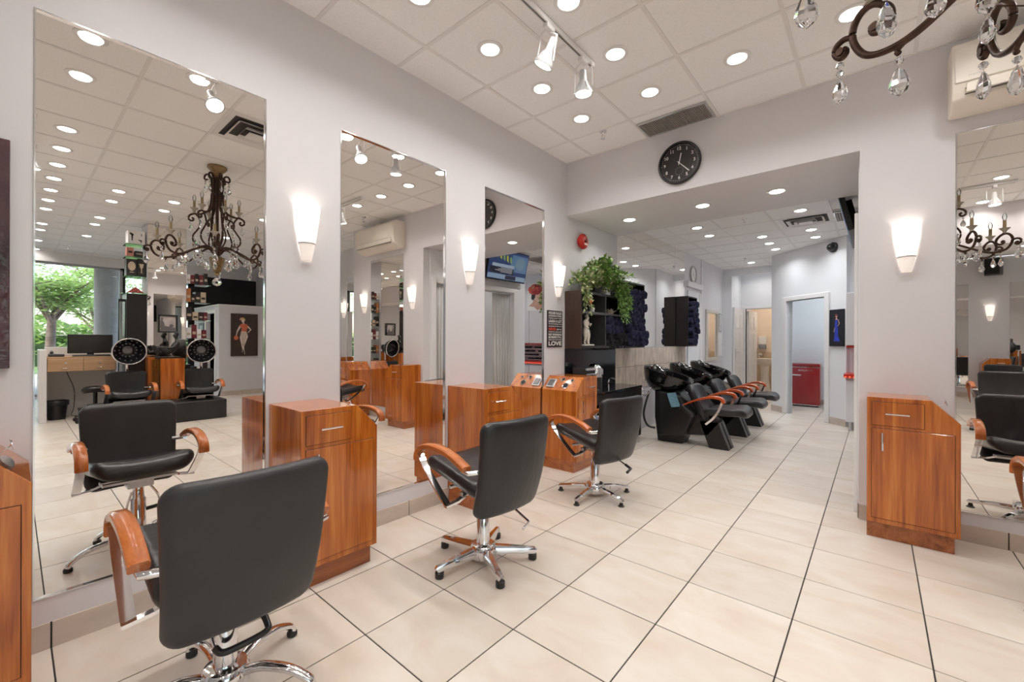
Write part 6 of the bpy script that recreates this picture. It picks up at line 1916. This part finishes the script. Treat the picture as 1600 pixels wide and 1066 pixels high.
ob('frame', G().box(0, PW, 0, 0.022, 0, 0.03).box(0, PW, PH - 0.022, PH, 0, 0.03).box(0, 0.022, 0.022, PH - 0.022, 0, 0.03).box(PW - 0.022, PW, 0.022, PH - 0.022, 0, 0.03), BROWNW, t)
ob('print', G().box(0.022, PW - 0.022, 0.022, PH - 0.022, 0.002, 0.012), mat('dark brown poster paper', (0.050, 0.030, 0.026), 0.4, var=0.2, scale=8), t)
CORAL = mat('coral print', (0.68, 0.17, 0.08), 0.5)
PSK = mat('pale print', (0.78, 0.66, 0.56), 0.5)
mx_ = lambda pts: [(PW - x, y) for x, y in pts]
ob('printed_top', poly(mx_([(0.17, 0.70), (0.20, 0.74), (0.27, 0.75), (0.33, 0.73), (0.37, 0.66), (0.33, 0.64), (0.32, 0.58), (0.32, 0.56), (0.21, 0.57), (0.22, 0.65)]), I4, 0.001, 0.0125), CORAL, t)
ob('printed_trousers', poly(mx_([(0.21, 0.57), (0.32, 0.56), (0.35, 0.45), (0.31, 0.33), (0.27, 0.22), (0.275, 0.10), (0.25, 0.16), (0.235, 0.14), (0.215, 0.25), (0.18, 0.42)]), I4, 0.001, 0.0125), PSK, t)
g = G()
for k in range(5):
    x = 0.215 + 0.026 * k
    g.add(*(lambda q: (q.v, q.f))(poly(mx_([(x, 0.55), (x + 0.006, 0.55), (0.250 + 0.008 * k - 0.012, 0.24), (0.246 + 0.008 * k - 0.012, 0.24)]), I4, 0.0005, 0.0136)))
ob('printed_stripes', g, mat('brown stripe', (0.30, 0.18, 0.14), 0.5), t)
g = poly(mx_([(0.17, 0.70), (0.12, 0.58), (0.10, 0.46), (0.115, 0.46), (0.14, 0.56), (0.20, 0.66)]), I4, 0.001, 0.0142)
for pts in ([(0.35, 0.70), (0.42, 0.61), (0.35, 0.53), (0.345, 0.55), (0.395, 0.61), (0.34, 0.66)], [(0.235, 0.74), (0.275, 0.74), (0.265, 0.78), (0.245, 0.78)], ell(0.245, 0.815, 0.032, 0.045), [(0.235, 0.14), (0.245, 0.16), (0.235, 0.09), (0.225, 0.09)], [(0.265, 0.12), (0.275, 0.12), (0.29, 0.04), (0.28, 0.04)]):
    q = poly(mx_(pts), I4, 0.001, 0.0142)
    g.add(q.v, q.f)
ob('printed_skin', g, PSK, t)
ob('printed_hair', poly(mx_([(0.17, 0.83), (0.19, 0.88), (0.25, 0.89), (0.29, 0.86), (0.285, 0.80), (0.27, 0.845), (0.22, 0.845), (0.20, 0.82)]), I4, 0.001, 0.0153), mat('sandy hair print', (0.62, 0.40, 0.18), 0.5), t)
ob('printed_bag', poly(mx_(ell(0.105, 0.42, 0.045, 0.05)), I4, 0.001, 0.0153), CORAL, t)
t = thing('small_picture', 'small blue framed picture beside the closet door', 'picture')
t.matrix_world = frame((7.10, 2.999, 1.27), (1, 0, 0), (0, 0, 1))
ob('frame', G().box(0, 0.42, 0, 0.40, 0.0, 0.025), mat('dark blue frame', (0.03, 0.05, 0.09), 0.4), t)
ob('print', G().box(0.09, 0.33, 0.07, 0.33, 0.0251, 0.0265), mat('pale blue print', (0.38, 0.47, 0.52), 0.5, var=0.3), t)
t = thing('loudspeaker', 'black loudspeaker high on the wall behind the camera, seen in the right mirror', 'speaker', (1.97, YN + 0.16, 2.74), 0.25)
ob('cabinet', G().prism([(-0.145, -0.11), (0.145, -0.11), (0.12, 0.13), (-0.12, 0.13)], 0, 0.37), BLACKP, t, bevel=0.02, seg=2)
ob('grille', G().box(-0.105, 0.105, 0.131, 0.137, 0.03, 0.34), mat('black mesh', (0.01, 0.01, 0.01), 0.9, bump=0.5, bscale=300), t)
ob('wall_bracket', G().box(-0.03, 0.03, -0.16, -0.105, 0.14, 0.24), BLACKP, t)

# ================================================================== OUTSIDE THE WINDOW
struct('ground_outside', G().box(XW + 0.1, 70, -40, 45, -0.25, -0.05), mat('pale paving', (0.42, 0.40, 0.37), 0.9, var=0.1))
struct('lawn_outside', G().box(19, 70, -40, 45, -0.05, -0.03), mat('summer grass', (0.08, 0.16, 0.035), 0.9, var=0.4, scale=3))
struct('facade_column', G().lathe([(0.26, -0.05), (0.26, 4.6)], 28, (11.2, 1.72, 0)), mat('grey concrete', (0.34, 0.33, 0.32), 0.8, var=0.08), smooth=60)
struct('soffit_outside', G().box(XW + 0.1, 11.9, -20, 8, 3.35, 3.6), mat('canopy soffit', (0.34, 0.34, 0.35), 0.8))
def tree(label, x, y, h, seed, spread=3.0, low=1.7, n=5200, light=0.5):
    r = random.Random(seed)
    t = thing('shade_tree', label, 'tree', (x, y, -0.05))
    g = G()
    tips = []
    g.tube(smooth_path([(0, 0, 0), (0.05, 0.03, low * 0.6), (0.0, 0.06, low)], 5), 0.12, 10, up=(1, 0, 0), scales=[1.2 - 0.4 * i / 10 for i in range(11)])
    for k in range(9):
        a = 2 * PI * k / 9 + r.uniform(-0.3, 0.3)
        el = r.uniform(0.35, 1.3)
        L_ = spread * r.uniform(0.6, 1.05)
        d = Vector((math.cos(a) * math.cos(el), math.sin(a) * math.cos(el), math.sin(el)))
        p = smooth_path([(0, 0.05, low * r.uniform(0.8, 1.05)), Vector((0, 0, low)) + d * L_ * 0.4 + Vector((0, 0, 0.15)), Vector((0, 0, low)) + d * L_ * Vector((1, 1, 1)).length / 1.9], 5)
        g.tube(p, 0.06, 7, up=(0.3, 0.2, 1), scales=[1.0 - 0.8 * i / (len(p) - 1) for i in range(len(p))])
        tips += p[3:]
        for q in p[3::2]:
            dd = Vector((r.gauss(0, 1), r.gauss(0, 1), r.gauss(0.1, 0.35))).normalized() * r.uniform(0.5, 1.3)
            p2 = smooth_path([q, q + dd * 0.5 + Vector((0, 0, 0.12)), q + dd], 4)
            g.tube(p2, 0.022, 5, up=(0.3, 0.2, 1), scales=[1.0 - 0.7 * i / (len(p2) - 1) for i in range(len(p2))])
            tips += p2[2:]
    ob('trunk', g, mat('bark', (0.16, 0.12, 0.10), 0.9, var=0.3, scale=8), t, smooth=60)
    lf = G()
    for k in range(n):
        c = tips[r.randrange(len(tips))]
        p = c + Vector((r.gauss(0, 0.32), r.gauss(0, 0.32), r.gauss(0, 0.10)))
        a = r.uniform(0, 2 * PI)
        s = r.uniform(0.05, 0.10)
        d1 = Vector((math.cos(a), math.sin(a), r.uniform(-0.4, 0.4))) * s
        d2 = Vector((-math.sin(a), math.cos(a), r.uniform(-0.6, 0.6))) * s * 0.55
        lf.add([p - d1, p - d2, p + d1, p + d2], [(0, 1, 2, 3)])
    f = ob('foliage', lf, LEAFT, t)
    f['kind'] = 'stuff'
    return t
LEAFT, tn, tl, tb_ = nt('backlit locust leaf')
tb_.inputs['Base Color'].default_value = (0.26, 0.38, 0.15, 1)
tb_.inputs['Roughness'].default_value = 0.6
_tr = tn.new('ShaderNodeBsdfTranslucent')
_tr.inputs[0].default_value = (0.30, 0.46, 0.12, 1)
_mx = tn.new('ShaderNodeMixShader')
_mx.inputs[0].default_value = 0.5
_out = [q for q in tn if q.type == 'OUTPUT_MATERIAL'][0]
tl.new(tb_.outputs[0], _mx.inputs[1])
tl.new(_tr.outputs[0], _mx.inputs[2])
tl.new(_mx.outputs[0], _out.inputs['Surface'])
tree('spreading tree with layered bright leaves outside the window, left of the concrete column', 15.0, 0.78, 6, 4, 2.8, 2.0, 6500)
tree('second tree further out behind the first one', 23.5, 2.6, 7, 9, 4.2, 2.0, 6000)
tree('tree far to the right outside the window', 20.0, 9.5, 7, 12, 3.4, 1.9, 5200)
tree('tree far to the left outside the window', 18.0, -6.5, 7, 15, 4.0, 2.0, 5200)
t = thing('hedge', 'dense green hedge along the pavement outside the window', 'hedge', (26, 0, -0.05))
g = G()
rh = random.Random(21)
for k in range(9000):
    p = Vector((rh.uniform(-1.2, 1.2), rh.uniform(-14, 18), 0))
    p.z = rh.uniform(0.0, 1.0) ** 0.6 * (1.9 + 0.5 * math.sin(p.y * 0.9) + 0.3 * math.sin(p.y * 2.3))
    a = rh.uniform(0, 2 * PI)
    s = rh.uniform(0.10, 0.2)
    d1 = Vector((math.cos(a), math.sin(a), rh.uniform(-0.8, 0.8))) * s
    d2 = Vector((-math.sin(a), math.cos(a), rh.uniform(-0.8, 0.8))) * s * 0.6
    g.add([p - d1, p - d2, p + d1, p + d2], [(0, 1, 2, 3)])
f = ob('foliage', g, LEAFT, t)
f['kind'] = 'stuff'
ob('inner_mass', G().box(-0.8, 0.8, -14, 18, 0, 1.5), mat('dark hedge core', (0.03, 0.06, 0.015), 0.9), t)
